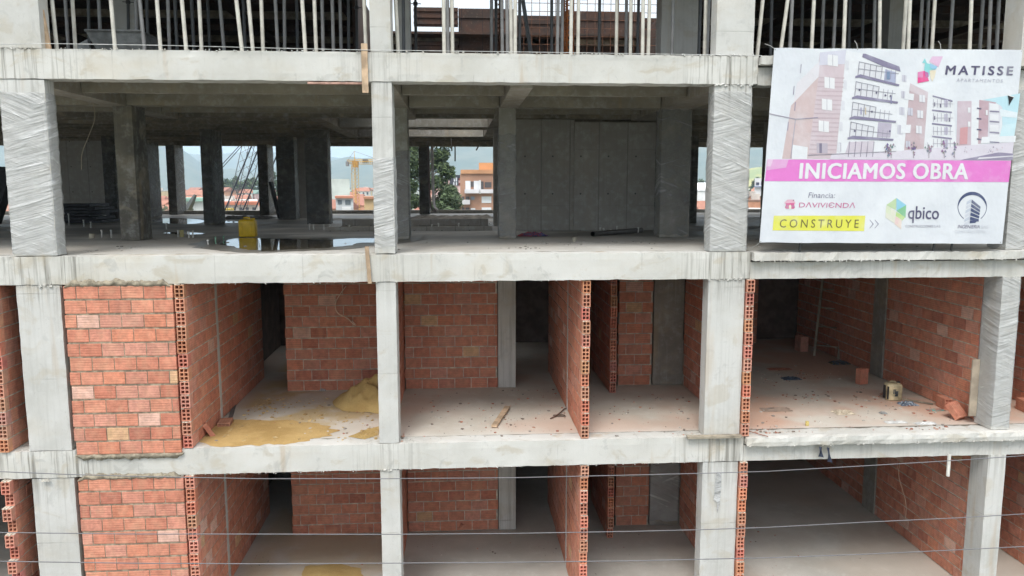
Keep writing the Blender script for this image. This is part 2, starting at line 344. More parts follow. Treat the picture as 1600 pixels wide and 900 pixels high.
# front columns, with the wrapped ones on the open floor
def wrap_shell(x0,x1,y0,y1,z0,z1,seed,parent,name='plastic_wrap',mat=None):
    mb=MB(); per=[(x0,y0),(x1,y0),(x1,y1),(x0,y1)]
    Ls=[x1-x0,y1-y0,x1-x0,y1-y0]; T=sum(Ls); nu,nvv=44,int((z1-z0)/.035)
    def fn(u,v):
        d=(u%1.0)*T; i=0
        while i<3 and d>Ls[i]: d-=Ls[i]; i+=1
        t=d/Ls[i]; p=per[i]; q=per[(i+1)%4]; x=p[0]+(q[0]-p[0])*t; y=p[1]+(q[1]-p[1])*t
        nx_,ny_=[(0,-1),(1,0),(0,1),(-1,0)][i]
        z=z0+(z1-z0)*v
        a=.3*(-1 if math.sin(z*2.1+seed)>0 else 1)
        wv=noise.noise(Vector((x*1.5+seed,y*1.5,(z+a*1.6*x)*7)))*.014+noise.noise(Vector((x*3,y*3+seed,(z-a*1.2*x)*17)))*.006
        off=.008+max(-.004,wv)+.006*(abs(t-.5)<.3)
        zz=z+(nv(x*3+seed,y*3,0,2)*.06 if v in (0,1) else 0)
        return Vector((x+nx_*off,y+ny_*off,min(zz,z1+.03)))
    mb.grid(fn,nu,nvv); return mb.build(name,mat or M_WR,parent,smooth=True)
def column(name,x0,x1,y0,y1,z0,z1,wrap=None,seed=1,stain=.5,mat=None):
    sf=lambda x,y,z: stain*(.25+.9*max(0,(z-(z1-.5))/.5)) if y<.5 else 0.1
    c=rough_box(x0,x1,y0,y1,z0,z1,.11,.003,.010).build(name,mat or M_COL,BLD,stain=sf)
    if wrap: wrap_shell(x0,x1,y0,y1,z0+wrap[0],z0+wrap[1],seed,c)
    return c
for k,(a,b,c_,d) in COLS.items():
    column('facade_column',a,b,c_,d,2.805,5.2-.003,stain=.45 if k!='B' else .2)
    column('facade_column',a,b,c_,d,5.605,8.0-.003,stain=.45 if k!='B' else .2,wrap=(.05,2.37) if k=='D' else None,seed=4)
    column('facade_column',a,b,c_,d,8.405,10.8-.003,wrap={'A':(.02,2.22),'B':(.1,1.35),'C':(.03,2.3),'D':(.02,2.35)}[k],seed=ord(k),stain=.5)
    column('facade_column',a,b,c_,d,11.205,14.2,stain=.15)
rough_box(8.9+3.6,8.9+3.9,.012,.4,2.8,11.0).build('facade_column',M_COL,BLD,stain=lambda x,y,z:0)
# node cracks and rough joints: crumbly collars where columns meet beams
def crumbs(name,x0,x1,z,n,y=-.004,seed=1,mat=None,amp=.02,par=None):
    r=random.Random(seed); mb=MB()
    for i in range(int(n*.55)):
        x=r.uniform(x0,x1); s=r.uniform(.004,amp*.8); Mx=Matrix.Translation((x,y+r.uniform(-.004,.008),z+r.uniform(-.012,.012)))@Matrix.Rotation(r.uniform(0,3),4,'Y')@Matrix.Rotation(r.uniform(0,3),4,'X')
        mb.box(-s,s,-s*.7,s*.7,-s*.6,s*.6,mat=Mx)
    return tag(mb.build(name,mat or M_CON,par or BLD,stain=lambda *a:.3),kind='stuff')
crumbs('joint_crust',3.74,4.29,7.995,60,seed=3); crumbs('joint_crust',3.74,4.29,10.79,45,seed=5); crumbs('joint_crust',3.74,4.29,11.205,45,seed=6)
crumbs('joint_crust',-6.1,-5.5,11.2,35,seed=7); crumbs('joint_crust',-1.13,-.8,5.2,30,seed=8); crumbs('joint_crust',-6.1,-5.4,7.98,30,seed=9)
crumbs('joint_crust',-5.3,-1.2,11.2,110,seed=10,amp=.014); crumbs('joint_crust',-.8,3.7,11.2,120,seed=11,amp=.016); crumbs('joint_crust',-6,4.3,7.998,130,seed=12,amp=.010)
crumbs('joint_crust',-4,4.3,5.2,150,seed=13,amp=.010); crumbs('joint_crust',4.4,9,8.27,160,y=-.1,seed=14,amp=.014); crumbs('joint_crust',4.4,9,5.46,160,y=-.1,seed=15,amp=.014)
# floor slabs; the two upper ones are open over the patio shafts
def slab(f,mat,voids):
    z=FL[f]; xs=[-18,16]; ys=[.325,17.6]
    for v in voids: xs+=[v[0],v[1]]; ys+=[v[2],v[3]]
    xs=sorted(set(xs)); ys=sorted(set(ys)); mb=MB()
    # one watertight sheet without the shaft cells
    nx,ny=len(xs)-1,len(ys)-1
    solid=[[not any(v[0]<=(xs[i]+xs[i+1])/2<=v[1] and v[2]<=(ys[j]+ys[j+1])/2<=v[3] for v in voids) for j in range(ny)] for i in range(nx)]
    t,b=z-.002,z-.13
    for i in range(nx):
        for j in range(ny):
            if not solid[i][j]: continue
            a,c,d,e=xs[i],xs[i+1],ys[j],ys[j+1]
            mb.face([(a,d,t),(c,d,t),(c,e,t),(a,e,t)]); mb.face([(a,d,b),(a,e,b),(c,e,b),(c,d,b)],m=1)
            if i==0 or not solid[i-1][j]: mb.face([(a,d,b),(a,d,t),(a,e,t),(a,e,b)],m=1)
            if i==nx-1 or not solid[i+1][j]: mb.face([(c,d,b),(c,e,b),(c,e,t),(c,d,t)],m=1)
            if j==0 or not solid[i][j-1]: mb.face([(a,d,b),(c,d,b),(c,d,t),(a,d,t)],m=1)
            if j==ny-1 or not solid[i][j+1]: mb.face([(a,e,b),(a,e,t),(c,e,t),(c,e,b)],m=1)
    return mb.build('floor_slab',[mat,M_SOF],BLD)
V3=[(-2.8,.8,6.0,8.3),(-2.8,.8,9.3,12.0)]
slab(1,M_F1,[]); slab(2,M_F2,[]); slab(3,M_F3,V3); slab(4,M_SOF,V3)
# joists and main beams under the fourth floor slab, visible from below
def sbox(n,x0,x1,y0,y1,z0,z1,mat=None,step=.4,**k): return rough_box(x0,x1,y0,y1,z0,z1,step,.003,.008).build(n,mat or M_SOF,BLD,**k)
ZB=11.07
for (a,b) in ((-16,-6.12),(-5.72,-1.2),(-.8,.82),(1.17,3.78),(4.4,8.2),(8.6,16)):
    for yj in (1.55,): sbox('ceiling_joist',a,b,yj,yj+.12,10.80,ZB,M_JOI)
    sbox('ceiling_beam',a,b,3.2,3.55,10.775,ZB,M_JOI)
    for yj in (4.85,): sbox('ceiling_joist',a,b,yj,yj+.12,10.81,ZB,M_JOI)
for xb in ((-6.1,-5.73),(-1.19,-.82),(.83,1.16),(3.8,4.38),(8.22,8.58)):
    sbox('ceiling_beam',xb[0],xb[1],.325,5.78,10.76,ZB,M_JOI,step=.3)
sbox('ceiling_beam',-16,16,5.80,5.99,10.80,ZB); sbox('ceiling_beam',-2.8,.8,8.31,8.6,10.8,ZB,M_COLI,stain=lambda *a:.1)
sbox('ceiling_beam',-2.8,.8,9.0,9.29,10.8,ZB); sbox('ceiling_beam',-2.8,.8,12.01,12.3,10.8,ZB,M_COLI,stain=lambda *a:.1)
sbox('ceiling_beam',-3.1,-2.81,6,12.3,10.78,ZB); sbox('ceiling_beam',.81,1.1,6,12.3,10.78,ZB)
for (a,b) in ((-16,-3.11),(1.11,16)):
    for yj in (7,8,9,10,11,12): sbox('ceiling_joist',a,b,yj,yj+.14,10.83,ZB,step=1)
for yj in (13,14,15): sbox('ceiling_joist',-16,16,yj,yj+.14,10.83,ZB,step=1)
sbox('rear_beam',-18,16,17.2,17.5,10.78,ZB,step=1); sbox('rear_kerb',-18,16,17.25,17.6,8.4,8.52,M_IN,step=.5)
for f in (3,):
    sbox('shaft_kerb',-2.8,.8,5.88,5.99,8.4,8.5,M_IN); sbox('shaft_kerb',-2.8,.8,8.31,8.5,8.4,8.56,M_IN)
# inner columns of the open floor: (px left, px right, depth, thickness, wrap range)
def icol(pl,pr,y,d,wr=None,z0=8.4,z1=10.79,seed=1,mat=None,x=None):
    a,b=(XY(pl,y),XY(pr,y)) if x is None else x
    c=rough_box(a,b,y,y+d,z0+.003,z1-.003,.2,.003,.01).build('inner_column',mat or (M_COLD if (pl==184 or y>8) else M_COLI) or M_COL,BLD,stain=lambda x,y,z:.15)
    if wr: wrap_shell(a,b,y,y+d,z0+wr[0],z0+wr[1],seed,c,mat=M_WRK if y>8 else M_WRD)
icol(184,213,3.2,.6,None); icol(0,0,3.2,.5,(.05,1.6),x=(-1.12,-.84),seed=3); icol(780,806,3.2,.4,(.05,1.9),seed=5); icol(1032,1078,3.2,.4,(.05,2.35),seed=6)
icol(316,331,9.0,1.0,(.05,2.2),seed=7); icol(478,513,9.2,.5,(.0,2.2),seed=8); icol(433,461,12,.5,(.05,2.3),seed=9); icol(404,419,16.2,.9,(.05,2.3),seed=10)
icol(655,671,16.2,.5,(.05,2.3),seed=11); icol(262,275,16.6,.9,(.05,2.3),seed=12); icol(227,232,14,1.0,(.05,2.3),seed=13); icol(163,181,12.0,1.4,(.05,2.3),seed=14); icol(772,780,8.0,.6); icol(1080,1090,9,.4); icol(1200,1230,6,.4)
# same columns on the lower floors and the upper one
for f in (1,2):
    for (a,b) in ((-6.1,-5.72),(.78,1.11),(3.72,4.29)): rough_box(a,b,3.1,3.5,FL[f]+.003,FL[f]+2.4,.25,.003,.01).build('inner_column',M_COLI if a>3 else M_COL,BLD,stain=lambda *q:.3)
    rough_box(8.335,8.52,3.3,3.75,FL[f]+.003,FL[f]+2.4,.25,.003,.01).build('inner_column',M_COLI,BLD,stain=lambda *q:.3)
wrap_shell(3.72,4.29,3.1,3.5,2.9,4.9,21,BLD)
for (pl,pr,y,d) in ((178,214,4.6,.4),(1033,1090,3.2,.4),(1386,1410,5,.4),(621,641,3.2,.4)):
    a,b=XY(pl,y,12),XY(pr,y,12); rough_box(a,b,y,y+d,11.2,13.6,.3).build('upper_column',M_COL,BLD,stain=lambda *q:.1)
# cast concrete walls deep in the open floor
def cwall(x0,x1,y0,y1,z0,z1,lab=None):
    o=rough_box(x0,x1,y0,y1,z0,z1,.3,.003,.006).build('concrete_wall',M_IN,BLD,stain=lambda *q:.1)
    if lab: o['label']=lab
cwall(XY(806,5.75),XY(897,5.75),5.75,5.99-.12,8.405,10.78); cwall(XY(897,5.68),XY(1040,5.68),5.68,5.86,8.405,10.72)
cwall(XY(85,15),XY(168,15),15,15.2,8.6,10.82); cwall(XY(461,13),XY(479,13),13,13.2,8.41,10.8)
cwall(-17.9,-14,4,4.2,8.41,10.8); cwall(5,16,13,13.2,8.41,10.78) if False else None
# backs of the lower floors far inside, corridor darkness put into the wall colour
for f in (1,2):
    rough_box(-18,16,7.4,7.6,FL[f]+.003,FL[f]+2.66,.8).build('light_block_wall',M_DIM,BLD)
    for x_ in (-17.9,15.7): rough_box(x_,x_+.2,.4,7.38,FL[f]+.003,FL[f]+2.66,.8).build('light_block_wall',M_DIM,BLD)  # end walls added out of view to stop light leaking in sideways
    for x_ in (-4.3,): rough_box(x_,x_+.12,4.3,7.38,FL[f]+.003,FL[f]+2.66,.8).build('light_block_wall',M_DIM,BLD)  # added to keep the passage dark

# ------------------------------------------------------------------ brickwork
BPAL=[(.54,.22,.145),(.56,.235,.155),(.52,.205,.135),(.58,.25,.165),(.55,.24,.17),(.50,.19,.125),(.56,.265,.195),(.57,.225,.14)]
def brick_wall(a0,a1,t0,t1,z0,z1,axis='x',seed=1,end=None,tooth=False,bright=1.0,name='brick_wall',label=None,grout=None,skip=None,mo=None,jz=.011):
    """hollow-block wall running along x or y; end='near' leaves the open cells of each block showing"""
    r=random.Random(seed); mb=MB(); pit,hh=.305,.2; j=.007
    def bx(a,b,c,d,e,f,**k):
        if axis=='x': mb.box(a,b,c,d,e,f,**k)
        else: mb.box(c,d,a,b,e,f,**k)
    n=int(round((z1-z0)/hh)); hh=(z1-z0)/n
    cut=.10 if end=='near' else 0
    bx(a0+cut+.012,a1-.006,t0+.007,t1-.007,z0+.001,z1-.004,col=(1,1,1),m=1)
    for i in range(n):
        zz=z0+i*hh; ofs=(i%2)*pit*.5+r.uniform(-.015,.015)
        s0=a0+cut+((-.09 if i%2 else .0) if tooth else 0)+r.uniform(-.008,.008)
        p=a0-ofs
        while p<a1:
            q0,q1=max(p+j,s0),min(p+pit-j,a1)
            if q1-q0>.03 and not (skip and skip(q0,q1,i)):
                c=r.choice(BPAL); k=r.uniform(.92,1.08)*bright
                if r.random()<.035: c=(.64,.40,.32)
                if r.random()<.010: c=(.60,.38,.22)
                if r.random()<.02: c=(.42,.16,.11)
                dt=r.uniform(-.004,.003)
                bx(q0,q1,t0+dt,t1-dt*.5,zz+jz+r.uniform(-.004,.003),zz+hh-jz+r.uniform(-.003,.004),col=tuple(min(.8,v*k) for v in c),uvbox=True)
            p+=pit
        if end=='near':   # block end with six open cells, mortar bed above
            c=tuple(v*r.uniform(.95,1.25) for v in r.choice(BPAL)); s=a0+((-.09 if i%2 else 0) if tooth else 0)+r.uniform(-.012,.012); dx=r.uniform(-.006,.006)
            zb,zt=zz+.006,zz+hh-.008; w=t1-t0; e1=a0+cut+.012 if not tooth else a0+cut+.0
            wl=.013
            for q in (0,.5,1):
                cc=t0+dx+wl/2+(w-wl)*q; bx(s,e1+.02,cc-wl/2,cc+wl/2,zb,zt,col=c)
            for q in range(4):
                zc=zb+wl/2+(zt-zb-wl)*q/3; bx(s+.001,e1+.019,t0+dx+wl,t0+dx+w/2-wl/2,zc-wl/2,zc+wl/2,col=c); bx(s+.001,e1+.019,t0+dx+w/2+wl/2,t0+dx+w-wl,zc-wl/2,zc+wl/2,col=c)
            for q in range(3):
                m_=r.uniform(.01,.02); bx(s+r.uniform(-.012,.02),e1+.02,t0+dx+w*q/3+.004,t0+dx+w*(q+.9)/3,zt-.002,zt+r.uniform(.006,.013),col=(.8,.74,.66),m=1)
    o=mb.build(name,[M_BR,mo or M_MO],BLD)
    if label: o['label']=label
    if grout:
        g0,g1=grout; 
        if axis=='y': rough_box(t0-.006,t1+.006,g0,g1,z0+.002,z1-.006,.2,.003,.004).build('grout_strip',M_COL,BLD,stain=lambda *q:.2)
    return o
for f in (1,2):
    z=FL[f]; zt=z+2.395; sd=f*100
    z0=z+.002
    # panel flush with the facade, beside the left column
    brick_wall(-5.43,-3.955,-.035,.10,z-.06 if f==2 else z-.03,zt-.0,'x',sd+1,bright=1.1,mo=M_MOF,jz=.0145)
    # partition walls running into the building
    brick_wall(-.02,4.2,-3.93,-3.80,z0,zt,'y',sd+2,end='near',grout=(1.35,1.45),bright=1.05)
    brick_wall(.02,4.4,1.87,1.985,z0,zt,'y',sd+3,end='near',grout=(1.5,1.6),bright=1.05)
    brick_wall(2.6,4.8,2.80,2.91,z0,zt,'y',sd+4,end='near')
    brick_wall(-.03,.55,4.31,4.425,z0,zt if f==1 else zt,'y',sd+5,end='near',bright=1.1)
    brick_wall(.47,3.09,-1.10,-.96,z0,zt,'y',sd+6)
    brick_wall(.30,3.08,4.30,4.41,z0,zt,'y',sd+7)
    brick_wall(.45,3.29,8.36,8.48,z0,zt,'y',sd+8,end='near'); brick_wall(3.76,7.3,8.36,8.48,z0,zt,'y',sd+9)
    brick_wall(-.03 if f==2 else 0,3.0,-6.47,-6.345,z0,zt,'y',sd+10,end='near',tooth=(f==1),bright=1.02)
    # cross walls
    brick_wall(-3.12,-1.115,3.12,3.24,z0,zt,'x',sd+11); brick_wall(-.95,.77,3.12,3.24,z0,zt,'x',sd+12)
    brick_wall(3.05,3.70,3.12,3.24,z0,zt,'x',sd+13); brick_wall(5.6,7.2,6.9,7.0,z0,zt,'x',sd+14)
    brick_wall(8.6,14,4.5,4.62,z0,zt,'x',sd+15); brick_wall(-.02 if f==2 else .0,3,9.85,9.97,z0,zt,'y',sd+16)
    brick_wall(-1.6,.7,6.3,6.42,z0,zt,'x',sd+17)
# smeared mortar under and above the facade panels
def smear(x0,x1,zc,h,seed,drip=.5,up_=False):
    r=random.Random(seed); mb=MB(); n=90; top=[];bot=[]
    for i in range(n+1):
        x=x0+(x1-x0)*i/n; e=min(i,n-i)/6; e=min(1,e)
        d=h*(.55+.9*abs(nv(x,seed,0,5))+.4*abs(nv(x,seed,3,17)))*e+.01
        u=.02*(1+nv(x,seed,9,9))+.008
        if up_: d,u=.012+.02*abs(nv(x,seed,2,15)),d
        top.append((x,zc+u)); bot.append((x,zc-d))
    for i in range(n):
        for (yy) in (0,):
            def P(t,i,v): x,z=top[i]; z2=bot[i][1]; zz=z+(z2-z)*v; th=(.012+.05*math.sin(math.pi*min(1,v*1.0))*(1-v*.5))*(1+.5*nv(x,zz,seed,14)); return (x,-.004-th if v not in(0,1) else -.002,zz)
            for k in range(6):
                mb.face([P(0,i,(k+1)/6),P(0,i+1,(k+1)/6),P(0,i+1,k/6),P(0,i,k/6)])
    return mb.build('mortar_smear',M_MUD,BLD,smooth=True)
smear(-5.43,-3.93,5.53,.085,3); smear(-5.42,-3.98,7.97,.11,5,up_=True); smear(-5.42,-3.98,5.17,.09,7,up_=True)
a=MB(); 

# ------------------------------------------------------------------ wet patch, puddles
def blob(name,pts,z,mat,n=3,parent=None,jit=.03,seed=1):
    r=random.Random(seed); P=[Vector(p) for p in pts]; out=[]
    for i in range(len(P)):
        p0,p1,p2,p3=P[i-1],P[i],P[(i+1)%len(P)],P[(i+2)%len(P)]
        for k in range(6):
            t=k/6; q=.5*((2*p1)+(-p0+p2)*t+(2*p0-5*p1+4*p2-p3)*t*t+(-p0+3*p1-3*p2+p3)*t**3)
            out.append((q.x+nv(q.x,q.y,seed,6)*jit,q.y+nv(q.y,q.x,seed,6)*jit,z))
    mb=MB(); mb.faces(out,[tuple(range(len(out)))]); return mb.build(name,mat,parent)
def zp(l,z): return [(p.x,p.y) for p in [onZ(a,b,z) for a,b in l]]
pts=[(p[0],p[1],0) for p in zp([(345,380),(362,373.5),(400,372.5),(470,374),(520,374.5),(545,373),(600,372.5),(640,374),(600,378),(560,380),(545,384),(500,388),(450,390.5),(410,392),(375,388)],8.4)]
M_DAMP=floor_mat('damp_screed',(.20,.185,.16),(.15,.14,.12),(.17,.14,.11),.3,0); M_DAMP.node_tree.nodes['Principled BSDF'].inputs['Roughness'].default_value=.35
damp=[(p[0],p[1],0) for p in zp([(300,384),(330,374),(400,371),(470,372.5),(540,371.5),(640,371),(660,375),(620,381),(580,384),(560,388),(500,391),(450,393),(400,395),(340,391)],8.4)]
tag(blob('damp_patch',damp,8.4015,M_DAMP,seed=9,jit=.16),kind='structure')
tag(blob('puddle',pts,8.4035,M_WAT,seed=2,jit=.15),kind='structure')
for i,l in enumerate([[(236,345),(262,341),(300,342),(322,346),(300,350),(260,349)],[(345,334),(400,332),(440,334),(400,337)],[(255,364),(290,363),(320,365),(290,367)],[(345,346),(375,345),(372,348),(350,348)]]):
    tag(blob('puddle',[(p[0],p[1],0) for p in zp(l,8.4)],8.4035,M_WAT,seed=5+i,jit=.12),kind='structure')

# ------------------------------------------------------------------ ground, hills, haze
g=MB(); g.face([(-9000,-3000,0),(9000,-3000,0),(9000,9000,0),(-9000,9000,0)])
t=NT('city_ground'); n=t.noise(.02,6); n2=t.noise(.15,5)
M_G=t.fin(t.mix(t.rng(n,.4,.6),t.mix(t.rng(n2,.4,.6),(.22,.21,.19),(.30,.27,.23)),(.09,.12,.06)),.95)
tag(g.build('ground',M_G),kind='structure')
t=NT('street_asphalt'); M_ASP=t.fin(t.mix(t.rng(t.noise(.6,6),.4,.6),(.10,.10,.098),(.15,.145,.14)),.92)
g=MB(); g.box(-60,60,-14,-7,.004,.012); tag(g.build('road',M_ASP),kind='structure')
t=NT('pavement'); M_PAV=t.fin(t.mix(t.rng(t.noise(1.2,6),.4,.6),(.22,.21,.20),(.28,.27,.25)),.92)
g=MB(); g.box(-60,60,-6.99,-.6,.0,.14); tag(g.build('pavement',M_PAV),kind='structure')
RID=[(-400,190),(-100,195),(0,205),(200,205),(262,212),(292,228),(315,247),(335,262),(370,260),(400,268),(440,256),(475,262),(513,250),(530,245),(548,240),(566,244),(590,243),(640,226),(700,216),(800,208),(1000,205),(1200,200),(1500,190),(2000,190)]
RID2=[(-400,230),(250,234),(330,240),(400,233),(470,236),(560,246),(700,236),(2000,230)]
def interp(t,x):
    for (a,b),(c,d) in zip(t,t[1:]):
        if a<=x<=c: return b+(d-b)*(x-a)/(c-a)
    return t[-1][1]
def ridge(tab,dist,depth,sd):
    mb=MB(); nu,nvv=260,14
    def fn(u,v):
        px=-400+2400*u; th=math.atan((px-800)/F_PX)+YAW; d=(dist+depth*(v-.5))/max(.3,math.cos(th-YAW))
        H=(291-interp(tab,px))/F_PX*dist+9.35
        s=max(0,1-abs(v-.55)/.55)**.8
        h=H*s*(1+.05*nv(px*.02,v*3,sd,1))+H*.10*nv(px*.06,v*4,sd,1.7)*s*(1-s*.9)-2
        return Vector((CAM.x+d*math.sin(th),CAM.y+d*math.cos(th),h))
    mb.grid(fn,nu,nvv); return mb
t=NT('forest_slope'); M_H=t.fin(t.mix(t.rng(t.noise(.008,7,rough=.7),.4,.6),(.045,.065,.035),(.10,.105,.06)),.95)
tag(ridge(RID,3300,1600,1).build('hills',M_H,smooth=True),kind='structure'); tag(ridge(RID2,5200,1400,5).build('hills',M_H,smooth=True),kind='structure')
# a nearer, lighter hill on the right
mb=MB()
def hf(u,v):
    px=1130+110*u; th=math.atan((px-800)/F_PX)+YAW; d=(900+300*v)/math.cos(th-YAW); h=math.sin(math.pi*u)**.5*math.sin(math.pi*v)*36+nv(u*6,v*6,0,1)*1.5-1
    return Vector((CAM.x+d*math.sin(th),CAM.y+d*math.cos(th),h))
mb.grid(hf,24,12); t=NT('pale_slope'); M_H2=t.fin(t.mix(t.rng(t.noise(.03,6),.4,.6),(.36,.34,.14),(.22,.27,.12)),.95); tag(mb.build('hills',M_H2,smooth=True),kind='structure')
mb=MB(); mb.box(-9500,9500,-3500,9500,-1,520); m=bpy.data.materials.new('air_haze'); m.use_nodes=True; m.node_tree.nodes.clear()
pv=m.node_tree.nodes.new('ShaderNodeVolumePrincipled'); om=m.node_tree.nodes.new('ShaderNodeOutputMaterial'); m.node_tree.links.new(pv.outputs[0],om.inputs['Volume'])
pv.inputs['Color'].default_value=(.62,.80,.96,1); pv.inputs['Density'].default_value=.00022; pv.inputs['Anisotropy'].default_value=0
HZ=tag(mb.build('haze',m),kind='stuff')
# ------------------------------------------------------------------ fourth floor: shoring props and formwork
FD=empty('formwork_deck',(0,12,11.2),'rusty brown slab formwork deck carried on props above the fourth floor','formwork')
V4=(-2.1,5.3,6.0,11.6)
def fbox(n,*a,mat=None,par=None,**k):
    mb=MB(); mb.box(*a,**k); return mb.build(n,mat or M_FORM,par if par is not None else FD)
for a in ((-18,26,.1,5.99),(-18,-2.1,6,11.6),(5.3,26,6,11.6),(-18,26,11.61,17.5)): fbox('deck_panel',a[0],a[1],a[2],a[3],13.62,13.68)
for i,yj in enumerate((1,2.6,4.2,5.8,7.4,9,10.6,12.2,13.8,15.4)):
    for (a,b) in (((-18,-2.12),(5.32,16)) if 6<yj<11.6 else ((-18,16),)): fbox('deck_joist',a,b,yj,yj+.12,13.45,13.618,mat=M_WOODG if i%2 else M_FORM)
for i in range(15):
    x=-15.5+i*2.6
    if False: pass
    if V4[0]-.1<x<V4[1]+.1: fbox('deck_bearer',x,x+.14,.2,5.9,13.28,13.448)
    else: fbox('deck_bearer',x,x+.14,.2,17.3,13.28,13.448)
# edge shutters round the patio shaft, sky between them
bp=lambda px,py,y: onY(px,py,y)
def shut(pl,pr,pt,pb,y,lab):
    a,b=bp(pl,pt,y),bp(pr,pb,y); mb=MB(); n=max(1,int((b.x-a.x)/.9))
    for i in range(n):
        w_=(b.x-a.x)/n; mb.box(a.x+i*w_+.004,a.x+(i+1)*w_-.004,y,y+.05,b.z,a.z)
    for k in range(3): zz=b.z+(a.z-b.z)*(k+.5)/3; mb.box(a.x,b.x,y-.045,y-.001,zz-.03,zz+.03)
    o=mb.build('shutter_panel',M_FORM,FD); return o
shut(646,716,11,42,12,''); shut(646,716,64,95,12,''); shut(716,808,13,95,12.1,''); shut(806,882,24,95,12.2,''); shut(882,1005,17,95,12.3,''); shut(1003,1035,28,95,12.4,'')
fbox('rear_light_block',-18,26,17.51,17.56,11.2,13.6);  # unseen panel added to keep rear light off the deck underside
fbox('side_panel',-2.12,-2.06,6,11.6,11.25,13.6); fbox('side_panel',5.26,5.32,6,11.6,11.25,13.6)

def make_prop():
    o=empty('shoring_prop',(0,0,0)); 
    def p(n,fn,mat=M_STEEL):
        mb=MB(); fn(mb); return mb.build(n,mat,o)
    c=(.50,.49,.44)
    p('outer_tube',lambda m:m.tube([(0,0,.006),(0,0,1.55)],.027,10,c)); p('inner_tube',lambda m:m.tube([(0,0,1.56),(0,0,2.24)],.023,10,(.42,.41,.38)))
    p('base_plate',lambda m:m.box(-.06,.06,-.06,.06,0,.006,c)); p('top_plate',lambda m:m.box(-.07,.07,-.07,.07,2.24,2.25,c))
    p('adjusting_nut',lambda m:(m.tube([(0,0,1.50),(0,0,1.56)],.042,8,(.30,.28,.25)),m.tube([(-.10,0,1.53),(.10,0,1.53)],.008,6,(.3,.28,.25))))
    return o
def dup(o,name=None):
    r=o.copy(); C.objects.link(r)
    for ch in list(o.children):
        c=ch.copy(); C.objects.link(c); c.parent=r
        for g_ in ch.children: d=g_.copy(); C.objects.link(d); d.parent=c
    return r
protos=[]
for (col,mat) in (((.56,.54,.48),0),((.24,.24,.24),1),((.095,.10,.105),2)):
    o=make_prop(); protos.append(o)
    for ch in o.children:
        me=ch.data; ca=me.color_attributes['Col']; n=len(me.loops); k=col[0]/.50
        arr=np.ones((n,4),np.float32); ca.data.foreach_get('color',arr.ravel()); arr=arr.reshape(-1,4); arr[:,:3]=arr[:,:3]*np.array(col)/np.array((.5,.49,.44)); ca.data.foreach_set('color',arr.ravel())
# (px at beam top, tilt in px per 80 px, shade, depth)
PR=[(89,-8,0,.35),(118,-5,0,.9),(180,-7,0,.4),(226,-8,1,.9),(251,-6,0,.45),(291,-7,0,.4),(315,-4,0,.8),(378,-9,0,.35),(395,-7,0,.5),(411,-3,0,.7),(434,-4,1,1.6),(477,-5,0,.4),(494,-3,0,.6),(505,-2,1,1.6),(521,-2,1,1.6),(572,-3,0,.5),
(107,-5,1,2.2),(140,-2,2,3),(158,-4,1,2.2),(214,-2,1,2),(232,-3,2,3),(265,-3,1,1.8),(277,-4,2,2.7),(303,-4,2,2.7),(328,-4,2,3.8),(350,-7,1,2),(383,-3,2,3),(445,-1,1,2),(465,-2,2,3.6),(533,-2,1,2.2),(545,-1,2,3.4),(558,-1,2,4.4),(201,-1,2,4.2),
(622,-4,0,.4),(631,-1,2,2),(650,-1,2,4),(694,-1,0,.4),(700,-1,1,.9),(707,-1,0,.5),(768,0,1,2.2),(775,0,2,3.5),(785,-1,1,1.2),(793,-1,1,.9),(799,-1,0,.7),(805,0,0,.35),(812,0,2,2),(862,0,2,2.5),(871,1,1,1.2),(878,1,1,1.4),(892,1,0,.4),(903,1,0,.5),(936,1,2,2.2),(963,1,0,1.1),(978,1,1,2),(985,1,0,.9),(996,2,2,2.7),(1004,1,0,.4),(1013,2,0,.5),(1050,2,1,1.4),(1092,3,2,2.4),(1101,2,0,.7),(1105,3,1,1.4),
(1184,8,0,.4),(1204,2,2,2.2),(1220,11,0,.45),(1234,4,1,.7),(1252,2,2,3),(1268,4,0,.6),(1284,3,1,1.8),(1302,4,1,1.6),(1318,3,0,.35),(1326,2,2,2.6),(1347,2,2,3.4),(1365,2,1,1.8),(1374,1,0,.7),(1411,5,0,.6),(1419,3,0,.35),(1437,4,1,1.6),(1447,4,1,2),(1456,5,0,.9),(1484,5,1,1.4),(1515,3,0,.4),(1531,5,1,1.4),(1545,3,1,.9),(1557,4,1,1.2),(1590,7,0,.5)]
shade=['pale','mid grey','dark']; bay=lambda px:'upper left bay' if px<580 else ('upper middle bay' if px<1120 else 'upper bay above the banner')
cnt={}; used=[False]*3
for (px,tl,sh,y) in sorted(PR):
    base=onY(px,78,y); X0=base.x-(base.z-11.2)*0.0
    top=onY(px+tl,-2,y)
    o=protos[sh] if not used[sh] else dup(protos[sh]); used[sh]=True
    d=(top-base).normalized(); fx=base-d*((base.z-11.206)/d.z)
    o.location=(fx.x,y,11.206); o.rotation_euler=(0,math.atan2(d.x,d.z),0)
    if abs(fx.x)>50: continue
    key=(bay(px),sh); cnt[key]=cnt.get(key,0)+1
    tag(o,f'{ordn(cnt[key])} {shade[sh]} steel prop from the left in the {bay(px)}','shoring prop','shoring props under the slab formwork')
